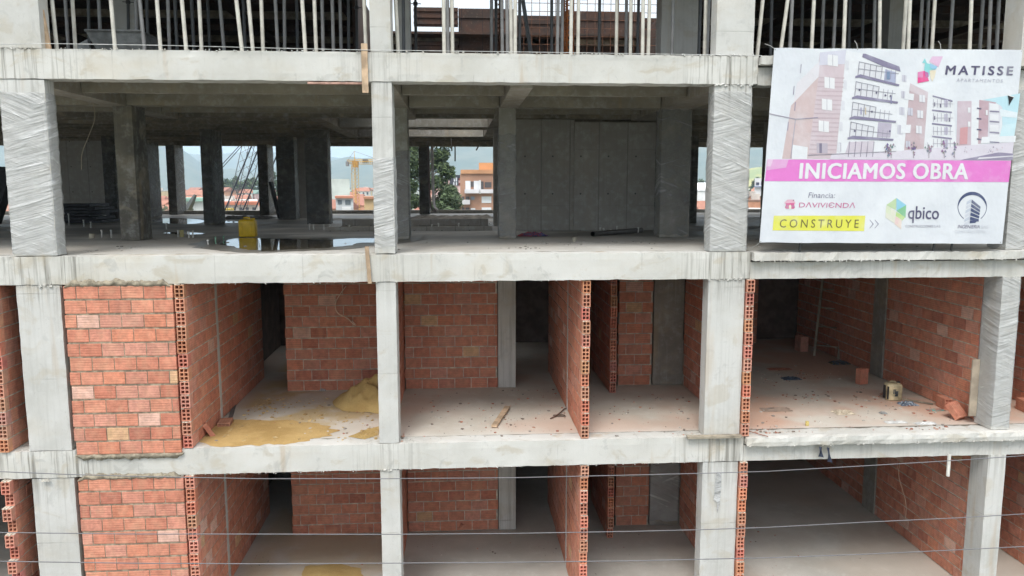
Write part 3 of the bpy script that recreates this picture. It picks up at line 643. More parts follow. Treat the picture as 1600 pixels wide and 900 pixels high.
# leaning timber strut beside the top left column
mb=MB(); a,b=onY(79,73,.2),onY(64,-4,.2); mb.box(-.035,.035,-.02,.02,0,1.4,mat=Matrix.Translation((a.x,.14,11.205))@Matrix.Rotation(math.atan2(b.x-a.x,b.z-a.z),4,'Y'))
tag(mb.build('timber_strut',M_WOOD),'long timber strut leaning beside the top left concrete column','strut')
mb=MB(); a,b=onY(1200-34,-5,2.4),onY(836,80,3); a=onY(817,0,3); mb.tube([a,(b.x,3,11.23)],.035,8,(.12,.13,.14)); tag(mb.build('raking_strut',M_STEEL),'dark steel strut leaning diagonally in front of the rebar mesh','strut')
mb=MB()
x0,x1,y=XY(806,9,12),XY(1030,9,12),9.0
n=int((x1-x0)/.2)
for i in range(n+1): mb.tube([(x0+i*.2,y,11.2),(x0+i*.2,y,14.6)],.008,5)
for k in range(17): mb.tube([(x0,y-.016,11.3+k*.2),(x1,y-.016,11.3+k*.2)],.008,5)
tag(mb.build('rebar_mesh',M_RUST),'tall square mesh of rusty reinforcing bars against the white sky in the upper middle bay','rebar mesh')
def cage(pl,pr,y,lab,mat):
    a,b=XY(pl,y,12),XY(pr,y,12); c=(a+b)/2; r_=(b-a)/2; root=empty('rebar_cage',(c,y,11.2),lab,'rebar cage','rebar cages standing in the upper middle bay')
    for k in range(6):
        t_=k*math.pi/3; mb=MB(); mb.tube([(c+r_*math.cos(t_),y+r_*math.sin(t_),11.2),(c+r_*math.cos(t_),y+r_*math.sin(t_),14.8)],.012,5); mb.build('main_bar',mat,root)
    mb=MB(); P=[(c+r_*1.08*math.cos(q*.5),y+r_*1.08*math.sin(q*.5),11.2+q*.5*.0105*1.3) for q in range(520)]
    mb.tube(P,.008,4); mb.build('spiral_tie',mat,root)
M_ORA=plain('orange_rebar',(.52,.17,.05),.7,0,.3,6,.3)
cage(882,896,3.2,'orange rebar cage column with dense spiral ties near the rebar mesh',M_ORA); cage(774,783,4,'dull brown rebar cage beside the brown shutter panels',M_RUST)
# safety string along the slab edge
mb=MB(); P=[]
for (px,py) in [(-30,70),(70,68),(260,71),(420,75),(560,78),(800,81),(1000,84),(1190,87)]: P.append(onY(px,py,-.05))
mb.tube(P,.0045,5); tag(mb.build('safety_string',plain('white_string',(.55,.55,.53),.8)),'thin white string stretched along the fourth floor slab edge','string')
# grey metal hopper behind the props
c0=onY(200,74,1.8); root=empty('concrete_hopper',(c0.x,1.8,11.2),'tapered grey metal concrete hopper standing behind the upper left props','hopper')
def fr(x0,x1,z0,X0,X1,z1,y0,y1): return [(x0,y0,z0),(x1,y0,z0),(x1,y1,z0),(x0,y1,z0),(X0,y0-.1,z1),(X1,y0-.1,z1),(X1,y1+.1,z1),(X0,y1+.1,z1)]
mb=MB(); xa=onY(158,44,1.8); V=fr(c0.x-.28,c0.x+.35,11.22,c0.x-.5,c0.x+.32,11.72,1.6,2.2); mb.faces(V,[(0,1,5,4),(1,2,6,5),(2,3,7,6),(3,0,4,7),(3,2,1,0)]); mb.build('hopper_body',M_GREYM,root)
mb=MB(); mb.tube([V[4],V[5],V[6],V[7],V[4]],.02,6); mb.build('rim',M_GREYM,root)
mb=MB(); mb.faces([(c0.x-.75,1.62,11.5),(c0.x-.5,1.55,11.6),(c0.x-.45,1.55,11.35),(c0.x-.75,1.66,11.5),(c0.x-.5,1.6,11.6),(c0.x-.45,1.6,11.35)],[(0,1,2),(5,4,3),(0,2,5,3),(1,4,5,2),(0,3,4,1)]); mb.build('side_chute',M_GREYM,root)
def stick(name,mat,a,b,w,h,label,cat,group=None):
    a,b=Vector(a),Vector(b); d=b-a; L_=d.length; q=d.to_track_quat('X','Z').to_matrix().to_4x4(); mb=MB(); 
    n=8
    for i in range(1): mb.box(0,L_,-w/2,w/2,-h/2,h/2,mat=Matrix.Translation(a)@q)
    o=mb.build(name,mat); return tag(o,label,cat,group)
a,b=onY(226,70,1.1),onY(256,58,1.2); stick('timber_offcut',M_WOOD,(a.x,1.1,11.23),(b.x,1.2,11.34),.05,.025,'short timber offcut propped on the hopper edge','offcut')
a,b=onY(256,73,.9),onY(281,64,1.0); stick('timber_offcut',M_WOODG,(a.x,.9,11.23),(b.x,1.0,11.28),.04,.025,'grey timber offcut lying behind the slab edge to the right of the hopper','offcut')
# boards hanging on the beam faces
def face_board(px0,py0,px1,py1,w,label,mat=M_WOOD):
    a,b=onY(px0,py0,-.03),onY(px1,py1,-.03); mb=MB(); n=14; r=random.Random(px0)
    for i in range(n):
        pass
    V=[];Fs=[]
    for i in range(n+1):
        t_=i/n; p=a.lerp(b,t_); e=.006*nv(i*.7,px0,0,1)
        V+= [(p.x-w/2+e,-.045,p.z),(p.x+w/2+e*1.6,-.045,p.z),(p.x+w/2+e*1.6,-.02,p.z),(p.x-w/2+e,-.02,p.z)]
    for i in range(n):
        o=i*4; Fs+=[(o,o+1,o+5,o+4),(o+1,o+2,o+6,o+5),(o+2,o+3,o+7,o+6),(o+3,o,o+4,o+7)]
    Fs+=[(0,3,2,1),(n*4,n*4+1,n*4+2,n*4+3)]
    mb.faces(V,Fs); return tag(mb.build('timber_board',mat),label,'board')
face_board(571,145,569,68,.085,'upright timber board fixed across the top beam beside the middle column')
face_board(578,443,573,385,.055,'thin upright timber lath on the third floor beam beside the middle column')
mb=MB(); a=onY(1073,688,-.03); b=onY(1157,689,-.03); mb.box(a.x,b.x,-.10,-.005,5.60,5.635); tag(mb.build('timber_ledge',M_WOODG),'weathered timber strip lying at the foot of the right middle column','board')
a,b=onY(480,130,-.01),onY(567,133,-.01); mb=MB(); mb.box(a.x,b.x,.0,.10,10.765,10.79); tag(mb.build('soffit_board',plain('pinkish_board',(.48,.30,.24),.85,0,.3,9,.4)),'pinkish board left under the top beam, left of the middle column','board')

# ------------------------------------------------------------------ third floor objects
def jerrycan(loc,w,d,h,rot,mat,name,label,capmat=None,lettering=False):
    root=empty(name,loc,label,'jerrycan'); R_=Matrix.Translation(loc)@Matrix.Rotation(rot,4,'Z')
    bm=MB(); nseg=28; levels=[(0,.86),(.02,.96),(.08,1),(.78,1),(.86,.98),(.93,.88),(.97,.72),(.985,.45)]
    V=[]
    for (t_,s_) in levels:
        for k in range(nseg):
            q=2*math.pi*k/nseg; ex=.35
            cx=math.copysign(abs(math.cos(q))**ex,math.cos(q)); sy=math.copysign(abs(math.sin(q))**ex,math.sin(q))
            rib=1+(.012 if (.1<t_<.8) else 0)*math.cos(6*q)
            V.append(R_@Vector((cx*w/2*s_*rib,sy*d/2*s_*rib,h*t_)))
    Fs=[(i*nseg+k,i*nseg+(k+1)%nseg,(i+1)*nseg+(k+1)%nseg,(i+1)*nseg+k) for i in range(len(levels)-1) for k in range(nseg)]
    Fs+= [tuple(range(nseg-1,-1,-1)),tuple((len(levels)-1)*nseg+k for k in range(nseg))]
    bm.faces(V,Fs); bm.build('can_body',mat,root,smooth=True)
    m2=MB(); P=[R_@Vector(p) for p in [(-w*.22,0,h*.9),(-w*.22,0,h*1.04),(-w*.05,0,h*1.06),(w*.12,0,h*1.04),(w*.12,0,h*.93)]]; m2.tube(P,w*.055,8); m2.build('handle',mat,root,smooth=True)
    m3=MB(); m3.tube([R_@Vector((w*.32,0,h*.93)),R_@Vector((w*.32,0,h*1.04))],w*.10,12); m3.build('cap',capmat or mat,root)
    m4=MB()
    for sx in (-.46,.46): 
        m4.tube([R_@Vector((w*sx*.55,-d/2-.002,h*.12)),R_@Vector((w*sx*.55,-d/2-.002,h*.76))],.006,6)
    m4.build('ribs',mat,root)
    return root
p=onZ(388,370,8.4); hh=(onY(388,341,p.y).z-8.4)
jerrycan((p.x,p.y,8.405),.385*1.0*(onY(401,370,p.y).x-onY(374,370,p.y).x)/.385,.26,hh/1.04,.08,M_YEL,'yellow_jerrycan','yellow plastic jerrycan standing at the back edge of the puddle')
# pvc pipe stubs sticking out of the slab
stubs=[(108,352,18,'w'),(131,354,10,'w'),(142,356,9,'w'),(159,371,11,'w'),(174,371,11,'w'),(143,372,7,'t'),(237,357,5,'w'),(260,358,9,'w'),(278,370,10,'w'),(284,370,11,'y'),(295,372,10,'w'),(302,371,10,'w'),(217,374,5,'c'),(235,371,4,'c'),(325,382,6,'w'),(337,381,10,'g'),(350,375,4,'g'),
 (484,359,9,'w'),(490,359,8,'w'),(506,359,7,'w'),(515,359,7,'w'),(546,359,7,'w'),(685,359,10,'w'),(717,359,10,'w'),(765,359,10,'w'),(675,358,7,'w'),(938,364,8,'w'),(943,365,8,'w'),(954,364,5,'w'),(964,362,8,'w'),(997,364,8,'w'),(897,377,5,'c')]
pc={'w':(.62,.61,.57),'t':(.50,.45,.34),'y':(.42,.36,.16),'g':(.13,.27,.18),'c':(.34,.31,.24)}
pn={'w':'white','t':'beige','y':'dull yellow','g':'green','c':'grey capped'}
r=random.Random(5); cnts={}
for i,(px,py,h,k) in enumerate(stubs):
    P0=onZ(px,py,8.4)
    if (-2.8<P0.x<.8 and 6<P0.y<12): P0.y=5.92; P0.x=XY(px,5.92,8.5)
    H_=max(.07,abs(onY(px,py-h,P0.y).z-8.4)); rr={'w':.014,'t':.05,'y':.04,'g':.012,'c':.035}[k]
    mb=MB(); mb.tube([(P0.x,P0.y,8.39),(P0.x+r.uniform(-.01,.01),P0.y,8.4+H_)],rr,10,pc[k])
    if k in('w','g'): mb.tube([(P0.x,P0.y,8.4+H_*.9),(P0.x,P0.y,8.4+H_+.01)],rr*1.45,10,pc[k])
    side='left of the middle column' if px<590 else 'right of the middle column'
    cnts[(k,side)]=cnts.get((k,side),0)+1
    tag(mb.build('pipe_stub',M_PVC),f'{ordn(cnts[(k,side)])} {pn[k]} pipe stub from the front, third floor, {side}','pipe stub','plastic pipe stubs rising from the third floor slab')
# rolled red and blue cloth
def crumple(name,cx,cy,cz,w,d,h,cols,label,cat,seed=1,mat=None,parent=None,n=16):
    mb=MB(); r=random.Random(seed)
    V=[];
    for j in range(n+1):
        for i in range(n+1):
            u,v=i/n*2-1,j/n*2-1; rr=max(abs(u),abs(v)); e=max(0,1-rr**3)
            o=nv(u*2,v*2,seed,1.4); x=cx+u*w/2*(1+.25*nv(v*3,seed,0)); y=cy+v*d/2*(1+.25*nv(u*3,0,seed)); z=cz+h*e*(.45+.75*abs(nv(u*3,v*3,seed,1.6)))+.003
            V.append((x,y,z))
    for j in range(n):
        for i in range(n):
            k=int(abs(nv(i*.33,j*.33,seed+4,1))*97)%len(cols); q=j*(n+1)+i
            mb.faces([V[q],V[q+1],V[q+n+2],V[q+n+1]],[(0,1,2,3)],cols[k])
    b=[V[i] for i in range(n+1)]
    return tag(mb.build(name,mat or M_V,parent),label,cat)
p=onZ(832,369,8.4); crumple('cloth_bundle',p.x,p.y,8.402,.56,.3,.10,[(.30,.05,.06),(.06,.08,.18),(.05,.06,.14),(.20,.05,.08)],'crumpled red and blue cloth lying beside the inner column on the third floor','cloth',3,n=22)
a,b=onZ(926,370,8.4),onZ(1002,363,8.4); mb=MB(); mb.tube([(a.x,a.y,8.455),(b.x,b.y,8.45)],.05,14,(.10,.09,.08),cap=False); mb.tube([(b.x,b.y,8.45),(a.x,a.y,8.455)],.042,14,(.03,.03,.03),cap=False)
tag(mb.build('drain_pipe',M_STEEL),'dark open-ended pipe lying on the third floor before the concrete wall','pipe')
# hanging bars and wires from the rear slab edge
for i,(px,t0,t1,dx) in enumerate([(705,215,236,1),(711,229,252,0),(750,224,235,-6)]):
    mb=MB(); A_=onY(px,t0,12),onY(px+dx,t1,12); mb.tube([A_[0],A_[1]],.022,5,(.05,.045,.04)); tag(mb.build('hanging_bar',M_STEEL),['thin bar hanging highest from the rear ceiling before the tree window','straight dark bar hanging lowest from the rear ceiling','slanted bar hanging from the rear ceiling nearest the right'][i],'bar')
M_WIRE=vcolmat('bare_wire',.6,.1,10,0)
def wire(pts,r_,col,label,name='hanging_wire',cat='wire'):
    P=[Vector(p) for p in pts]; out=[]
    for i in range(len(P)-1):
        p0=P[max(i-1,0)];p1=P[i];p2=P[i+1];p3=P[min(i+2,len(P)-1)]
        for k in range(6):
            t_=k/6; out.append(.5*((2*p1)+(-p0+p2)*t_+(2*p0-5*p1+4*p2-p3)*t_*t_+(-p0+3*p1-3*p2+p3)*t_**3))
    out.append(P[-1]); mb=MB(); mb.tube(out,r_,6,col); return tag(mb.build(name,M_WIRE,smooth=True),label,cat)
wire([onY(145,160,2.0),onY(148,185,2.0),onY(138,213,2),onY(128,240,2),onY(127,265,2)],.005,(.30,.25,.18),'thin tan cable drooping from the ceiling in the left bay of the third floor')
# pipe frame by the tree window
wire([onY(669,228,14),onY(671,300,14),onY(674,325,14),onY(682,330,14)],.035,(.16,.12,.12),'brown bent pipe against the shaded column, inner of the pair','bent_pipe','pipe')
wire([onY(675,228,13.6),onY(677,300,13.6),onY(679,322,13.6),onY(684,328,13.6)],.045,(.62,.58,.58),'pale bent pipe beside the tree window, outer of the pair','bent_pipe','pipe')
a,b=onY(423,284,12),onY(437,333,12); stick('leaning_plank',M_DARK,(a.x,12,a.z),(b.x,12,8.45),.30,.06,'dark plank leaning between two columns far inside the third floor','plank')
a,b=onY(14,264,9),onY(-14,340,9); stick('leaning_plank',M_DARK,(a.x,9,a.z),(b.x,9,8.5),.35,.3,'dark heavy plank leaning at the far left edge of the third floor','plank')
# stacked formwork far left, one pile
st=empty('formwork_stack',(XY(135,11),11,8.4),'low dark stack of formwork beams on the third floor behind the left column','formwork stack')
for k in range(6):
    mb=MB(); x0,x1=XY(85,11)+.1*(k%2),XY(176,11)-.15*(k%3); mb.box(x0,x1,10.2+.04*(k%2),11.4,8.415+k*.085,8.415+k*.085+.07); mb.build('formwork_beam',M_DARK,st)
for (pl,pr,nm,lb) in ((350,425,'rubble_bank','low bank of dark rubble behind the right-hand puddles on the third floor'),(640,772,'rubble_bank','low bank of dark rubble below the tree window')):
    mb=MB(); x0,x1=XY(pl,13,8.5),XY(pr,13,8.5)
    mb.grid(lambda u,v:Vector((x0+(x1-x0)*u,12.4+1.6*v,8.40+.07*math.sin(math.pi*v)*(1+.9*nv(u*9,v*3,pl,1.5))*min(1,min(u,1-u)*12)+.003)),60,8); tag(mb.build(nm,plain('rubble'+str(pl),(.13,.12,.105),.95,0,.5,5,.9)),lb,'rubble')
def chips(name,n,x0,x1,y0,y1,z,cols,seed,label,smin=.004,smax=.02,bias=1.0):
    r=random.Random(seed); mb=MB(); cl=[(r.uniform(x0,x1),r.uniform(y0,y1)) for _ in range(9)]
    for i in range(n):
        if r.random()<.6: c=r.choice(cl); x,y=r.gauss(c[0],.28),r.gauss(c[1],.18)
        else: x,y=r.uniform(x0,x1),r.uniform(y0,y1)
        x=min(max(x,x0),x1); y=min(max(y,y0),y1); s_=smin+(smax-smin)*r.random()**3
        mb.box(-s_*r.uniform(.6,1.8),s_,-s_*r.uniform(.6,1.4),s_,0,s_*.7,r.choice(cols),mat=Matrix.Translation((x,y,z+.001))@Matrix.Rotation(r.uniform(0,6),4,'Z'))
    o=mb.build(name,M_V); tag(o,label,'debris'); o['kind']='stuff'; return o
# ------------------------------------------------------------------ second floor objects
Z2=5.6
def heap(name,cx,cy,w,d,h,z,mat,seed,label,cat,yclip=None):
    mb=MB()
    def fn(u,v):
        a=u*2*math.pi; rr=v; x=cx+math.cos(a)*rr*w/2*(1+.22*nv(math.cos(a)*2,math.sin(a)*2,seed)); y=cy+math.sin(a)*rr*d/2*(1+.2*nv(math.cos(a)*2,math.sin(a)*2,seed+3))
        if yclip: y=min(y,yclip); x=min(x,-1.125+.0*v)
        hz=h*max(0,(1-rr)*.55+.45*(1-rr*rr))*(1+.35*nv(x*4,y*4,seed,1.5))+(.03*nv(x*14,y*14,seed)+.018*nv(x*6,y*6,seed+2))*(1-rr)+.012*nv(x*34,y*34,seed)
        return Vector((x,y,z+.003+max(0,hz)))
    mb.grid(fn,56,22); return tag(mb.build(name,mat,smooth=True),label,cat)
p=onZ(572,628,Z2); chips('floor_debris',420,-3.5,-1.2,.15,2.6,5.6,[(.5,.36,.17),(.42,.29,.13),(.56,.42,.22)],8,'grains and clods of yellow sand strewn round the sand on the second floor',.005,.024)
heap('sand_pile',-1.42,2.3,1.5,1.35,.44,Z2,M_SAND,4,'yellow sand pile heaped behind the middle column on the second floor','sand pile',3.08)
def flatsand(pxs,z,mat,label,seed,h=.02,name='sand_spill'):
    P=[onZ(a,b,z) for a,b in pxs]; cx=sum(p.x for p in P)/len(P); cy=sum(p.y for p in P)/len(P); mb=MB(); n=len(P)
    def fn(u,v):
        k=u*n; i=int(k)%n; f_=k-int(k); p=P[i].lerp(P[(i+1)%n],f_); j=1+.16*nv(p.x*4,p.y*6,seed,1.1)+.08*nv(p.x*16,p.y*16,seed)
        x=cx+(p.x-cx)*v*j; y=cy+(p.y-cy)*v*j; return Vector((x,max(y,.02),z+.002+h*(1-v**2)*(.6+.5*nv(x*5,y*5,seed,1.4))))
    mb.grid(fn,70,14); return tag(mb.build(name,mat,smooth=True),label,'sand')
flatsand([(305,690),(322,660),(345,656),(400,657),(450,656),(500,662),(530,670),(520,680),(485,688),(440,695),(395,697),(350,697)],Z2,M_SANDW,'wet orange sand spread over the second floor near the left partition',2)
flatsand([(545,682),(570,672),(592,666),(592,680),(570,686)],Z2,M_SAND,'small thin patch of sand beside the middle column on the second floor',3,.008)
flatsand([(470,905),(480,884),(520,880),(560,888),(570,905)],2.8,M_SAND,'patch of yellow sand on the first floor at the bottom of the picture',5,.02)
def block(loc,rot,label,group='loose hollow bricks lying on the floors',col=None,L_=.30,W=.12,H_=.19):
    """one loose hollow block, cells open at its end"""
    mb=MB(); c=col or rnd.choice(BPAL); Mx=Matrix.Translation(loc)@Matrix.Rotation(rot[2],4,'Z')@Matrix.Rotation(rot[1],4,'Y')@Matrix.Rotation(rot[0],4,'X')
    mb.box(-L_/2+.03,L_/2,-W/2,W/2,0,H_,c,mat=Mx,uvbox=True); wl=.012
    for q in (0,.5,1): cc=-W/2+wl/2+(W-wl)*q; mb.box(-L_/2,-L_/2+.029,cc-wl/2,cc+wl/2,0,H_,c,mat=Mx)
    for q in range(4): zc=wl/2+(H_-wl)*q/3; mb.box(-L_/2+.001,-L_/2+.029,-W/2+wl,W/2-wl,zc-wl/2,zc+wl/2,c,mat=Mx)
    return tag(mb.build('hollow_brick',M_BR),label,'brick',group)
def P2(px,py,z=Z2,up_=0): q=onZ(px,py,z); return (q.x,q.y,z+up_)
q=P2(322,684); block((q[0]-.02,q[1]+.1,Z2+.06),(0,1.05,.5),'hollow brick tilted against the left partition on the second floor',L_=.3,W=.19,H_=.07)
q=P2(338,668); block((q[0],q[1]+.15,Z2+.004),(math.pi/2,0,math.pi/2+.1),'hollow brick lying with its cells showing beside the left partition',col=(.45,.22,.14))
q=P2(1340,601); block((q[0],q[1],Z2+.16),(0,math.pi/2,.3),'brick standing upright in the middle of the right-hand second floor room')
q=P2(1246,548); block((q[0],q[1],Z2+.16),(0,math.pi/2,.1),'brick standing upright in the dark at the back of the right-hand room',L_=.36,W=.25)
q=P2(1496,656); block((q[0],q[1]+.1,Z2+.10),(0,-.8,2.0),'hollow brick tipped on its end at the foot of the right column',L_=.28,W=.22,H_=.10)
q=P2(1514,648); block((q[0],q[1]+.12,Z2+.005),(0,-.15,1.3),'smaller hollow brick behind the tipped one at the right column',col=(.52,.18,.1))
q=P2(1480,640); block((q[0],q[1]+.1,Z2+.004),(0,0,1.45),'hollow brick at the near end of the right-hand brick wall, cells toward the viewer')
q=P2(1598,645); block((q[0]+.1,q[1]+.1,Z2+.004),(0,0,1.45),'brick lying with its cells toward the viewer at the right picture edge')
q=P2(1590,616); block((q[0]+.05,q[1],Z2+.004),(0,0,.1),'brick standing side-on further in at the right picture edge')
q=P2(720,830,2.8); block((q[0],q[1]+.1,2.84),(.4,.3,.6),'broken brick lump lying against the back wall on the first floor',L_=.17,W=.12,H_=.12)
a,b=P2(772,669,Z2,.03),P2(793,640,Z2,.05); stick('floor_plank',M_WOOD,a,b,.09,.03,'reddish timber plank lying in the middle second floor room','plank')
a,b=P2(360,655,Z2,.02),P2(368,628,Z2,.02); stick('metal_strip',M_GREYM,a,b,.06,.02,'grey metal strip lying beside the left partition','strip')
for k,(px,py,dx,ln,lb) in enumerate([(346,644,1,.26,'short grey rod standing against the left partition at the grout strip, left of a pair'),(352,636,3,.22,'short bright rod standing against the left partition at the grout strip, right of a pair'),(381,607,0,.18,'short rod standing at the far end of the left partition')]):
    q=P2(px,py); mb=MB(); mb.tube([(q[0],q[1],Z2+.002),(q[0]+dx*.01,q[1],Z2+ln)],.012,6,(.32,.35,.36)); tag(mb.build('standing_rod',M_STEEL),lb,'rod')
a,b=P2(1410,625,Z2,.02),P2(1458,633,Z2,.02); stick('floor_stick',M_WOODG,a,b,.03,.02,'thin stick lying behind the cream jerrycan','stick')
for k,(px,py,w_,d_,h_,cols,lb,cat) in enumerate([(424,0,0,0,0,None,'',''),(1418,632,.30,.20,.07,[(.12,.17,.24),(.30,.34,.38),(.08,.10,.14)],'crumpled blue and grey rag right beside the cream jerrycan','rag'),(1236,592,.36,.22,.05,[(.05,.07,.10),(.08,.11,.16),(.03,.04,.05)],'dark blue rag lying left in the right-hand second floor room','rag'),(1318,645,.34,.26,.05,[(.52,.44,.33),(.42,.35,.26),(.6,.52,.4)],'torn tan paper scraps on the floor left of the cream jerrycan','paper'),(1380,646,.12,.1,.04,[(.25,.25,.24)],'small grey lump of rubble in front of the cream jerrycan','rubble'),(1400,660,.36,.12,.03,[(.58,.58,.56),(.5,.5,.48)],'flat white sheet scrap near the slab edge, left one','scrap'),(1446,662,.34,.12,.03,[(.58,.58,.56),(.46,.46,.45)],'flat white sheet scrap near the slab edge, right one','scrap'),(1218,577,.5,.2,.03,[(.36,.14,.09),(.3,.12,.08)],'reddish broken brick chips on the left of the dark right-hand room','rubble'),(1312,568,.42,.25,.08,[(.06,.10,.16),(.16,.14,.08),(.04,.05,.07)],'blue rag and rubbish at the foot of the leaning ladder','rubbish'),(505,610,.13,.12,.09,[(.3,.29,.28),(.4,.39,.37)],'round grey lump of mortar below the left room back wall','rubble'),(1212,640,.5,.25,.008,[(.32,.25,.2),(.4,.3,.24)],'thin scatter of dust and chips near the right bay partition','rubble'),(874,650,.2,.12,.03,[(.12,.09,.07)],'small twist of dark wire offcuts beside the middle partition','wire offcuts'),(1462,641,.3,.12,.03,[(.12,.3,.26),(.45,.12,.1),(.3,.25,.2)],'green and red scraps near the tipped bricks','scrap')]):
    if cols is None: continue
    q=P2(px,py); crumple({'rag':'floor_rag','paper':'paper_scrap','rubble':'rubble_lump','scrap':'sheet_scrap','rubbish':'rubbish_heap','wire offcuts':'wire_offcuts'}[cat],q[0],q[1],Z2,w_,d_,h_,cols,lb,cat,seed=k+11,n=12)
q=P2(1398,626); jc=jerrycan((q[0],q[1]+.08,Z2+.004),.27,.22,.31,-.15,M_CREAM,'cream_jerrycan','dirty cream jerrycan with blackened side on the right-hand second floor',capmat=M_DARK)
mb=MB(); 
for (dx,dz,w_,h_) in ((-.045,.17,.014,.08),(-.02,.17,.014,.08),(-.03,.205,.05,.012),(.01,.15,.05,.06),(.045,.17,.016,.08),(.03,.11,.06,.05),(0,.10,.05,.03)): mb.box(q[0]+dx-w_/2,q[0]+dx+w_/2,q[1]-.036,q[1]-.033,Z2+dz-h_/2,Z2+dz+h_/2,(.06,.07,.08),mat=None)
mb.box(q[0]-.139,q[0]-.132,q[1]-.03,q[1]+.15,Z2+.03,Z2+.26,(.04,.04,.045)); mb.build('dark_marks',M_V,jc)
mb=MB(); q=P2(1261,665); mb.tube([(q[0],q[1],Z2+.002),(q[0],q[1],Z2+.07)],.028,12,(.62,.50,.18)); tag(mb.build('pipe_stub',M_PVC),'small yellow pipe stub near the slab edge of the right-hand second floor','pipe stub')
mb=MB(); a,b=onY(1520,628,.35),onY(1521,538,.35); mb.box(8.15,8.27,.36,.385,5.72,6.64); tag(mb.build('leaning_board',plain('tan_board',(.42,.35,.27),.85,0,.2,5,.4)),'tan board standing upright against the right column','board')
# ladder leaning against the wall
ld=empty('wooden_ladder',(7.9,5.0,Z2),'wooden ladder leaning against the brick wall in the dark right-hand room','ladder')
LA=[onZ(1272,556,Z2),onZ(1310,561,Z2)]
b0=Vector((LA[0].x,LA[0].y,Z2)); b1=Vector((LA[1].x,LA[1].y,Z2)); tp=Vector((.30,.35,2.05))
for b_ in (b0,b1): stick('rail',M_WOODG,b_,b_+tp,.05,.03,None,None).parent=ld
for o in [o for o in C.objects if o.name.startswith('rail')]: o.matrix_parent_inverse=Matrix.Translation(-ld.location)
for k in range(5):
    a_=b0+tp*(.12+k*.2); b_=b1+tp*(.12+k*.2); mb=MB(); mb.tube([a_,b_],.016,6); mb.build('rung',M_WOODG,ld)
wire([onY(541,447,3.08),onY(530,462,3.06),onY(524,476,3.05),onY(528,489,3.03),onY(541,496,3.02),onY(551,505,3.02),onY(556,508,3.02),onY(550,501,3.02)],.011,(.72,.56,.45),'tan wire dangling in front of the left room back wall on the second floor')
wire([onY(1410,705,1.5),onY(1404,740,1.5),onY(1410,765,1.5),onY(1416,790,1.5),onY(1414,815,1.5)],.004,(.50,.36,.26),'thin tan wire hanging before the right-hand brick wall on the first floor')
wire([P2(860,655,Z2,.01),P2(872,650,Z2,.03),P2(883,640,Z2,.02),P2(889,642,Z2,.015)],.010,(.14,.08,.06),'rusty bent bar lying beside the middle partition','bent_bar','bar')
wire([P2(1165,675,Z2,.03),P2(1185,680,Z2,.02),P2(1200,684,Z2,.02)],.007,(.30,.14,.10),'thin rusty bar lying at the foot of the right bay partition','bent_bar','bar')
mb=MB(); a=onY(1485,715,-.06); mb.tube([(a.x,-.03,5.24),(a.x-.02,-.06,4.90)],.026,10,(.64,.63,.58)); tag(mb.build('hanging_pipe',M_PVC),'short white plastic pipe hanging below the second floor slab at the right','pipe')
# strip of dark cloth over the slab lip
for i,(px,t0,t1,w_) in enumerate([(1284,699,716,.05),(1296,700,724,.045)]):
    mb=MB(); a,b=onY(px,t0,-.10),onY(px+(3 if i else 1),t1,-.10)
    mb.grid(lambda u,v:Vector((a.x+(u-.5)*w_*(1+.4*v)+(b.x-a.x)*v,-.02-.03*math.sin(u*3+v*4)-.035,a.z+(b.z-a.z)*v)),4,8,(.035,.045,.075)); tag(mb.build('cloth_strip',M_V),['short dark blue cloth strip hanging from the slab lip, left of two','longer dark blue cloth strip hanging from the slab lip, right of two'][i],'cloth')
mb=MB(); P=[(1119,738),(1127,738),(1127,762),(1125,786),(1121,802),(1119,783),(1115,781)]
mb.faces([tuple(onY(a_,b_,-.01)) for a_,b_ in P]+[tuple(onY(a_,b_,.006)) for a_,b_ in P],[tuple(range(7)),tuple(range(13,6,-1))]+[(i,7+i,7+(i+1)%7,(i+1)%7) for i in range(7)]); tag(mb.build('torn_plastic',M_WR),'torn strip of white plastic stuck on the first floor right middle column','plastic strip')
mb=MB(); q0=onY(72,752,-.02); crumple('mortar_lump',q0.x,-.03,q0.z,.11,.05,.05,[(.42,.40,.35),(.34,.32,.28)],'small lump of mortar clinging under the beam on the left column','mortar',31,n=8)
BC=[(.42,.17,.11),(.35,.14,.09),(.5,.3,.22),(.3,.27,.24),(.55,.52,.47),(.2,.16,.13)]
chips('floor_debris',620,4.6,8.2,.1,4.5,5.6,BC,1,'brick chips and crumbs strewn over the right-hand second floor'); chips('floor_debris',260,-.8,1.8,.1,2.9,5.6,BC,2,'fine brick chips strewn over the middle second floor room')
chips('floor_debris',120,2.1,4.2,.1,2.4,5.6,BC,3,'few brick chips in the narrow second floor room beside the column'); chips('floor_debris',120,-3.7,-1.2,.1,2.9,5.6,BC,4,'crumbs lying over the sandy left second floor room')
chips('floor_debris',260,-5.4,8,.35,2.8,8.4,[(.3,.28,.25),(.2,.19,.17),(.45,.43,.4)],5,'concrete crumbs strewn along the front of the third floor',.003,.018); chips('floor_debris',200,-3.6,8.2,.3,3,2.8,BC,6,'scattered crumbs on the first floor slabs',.003,.014)
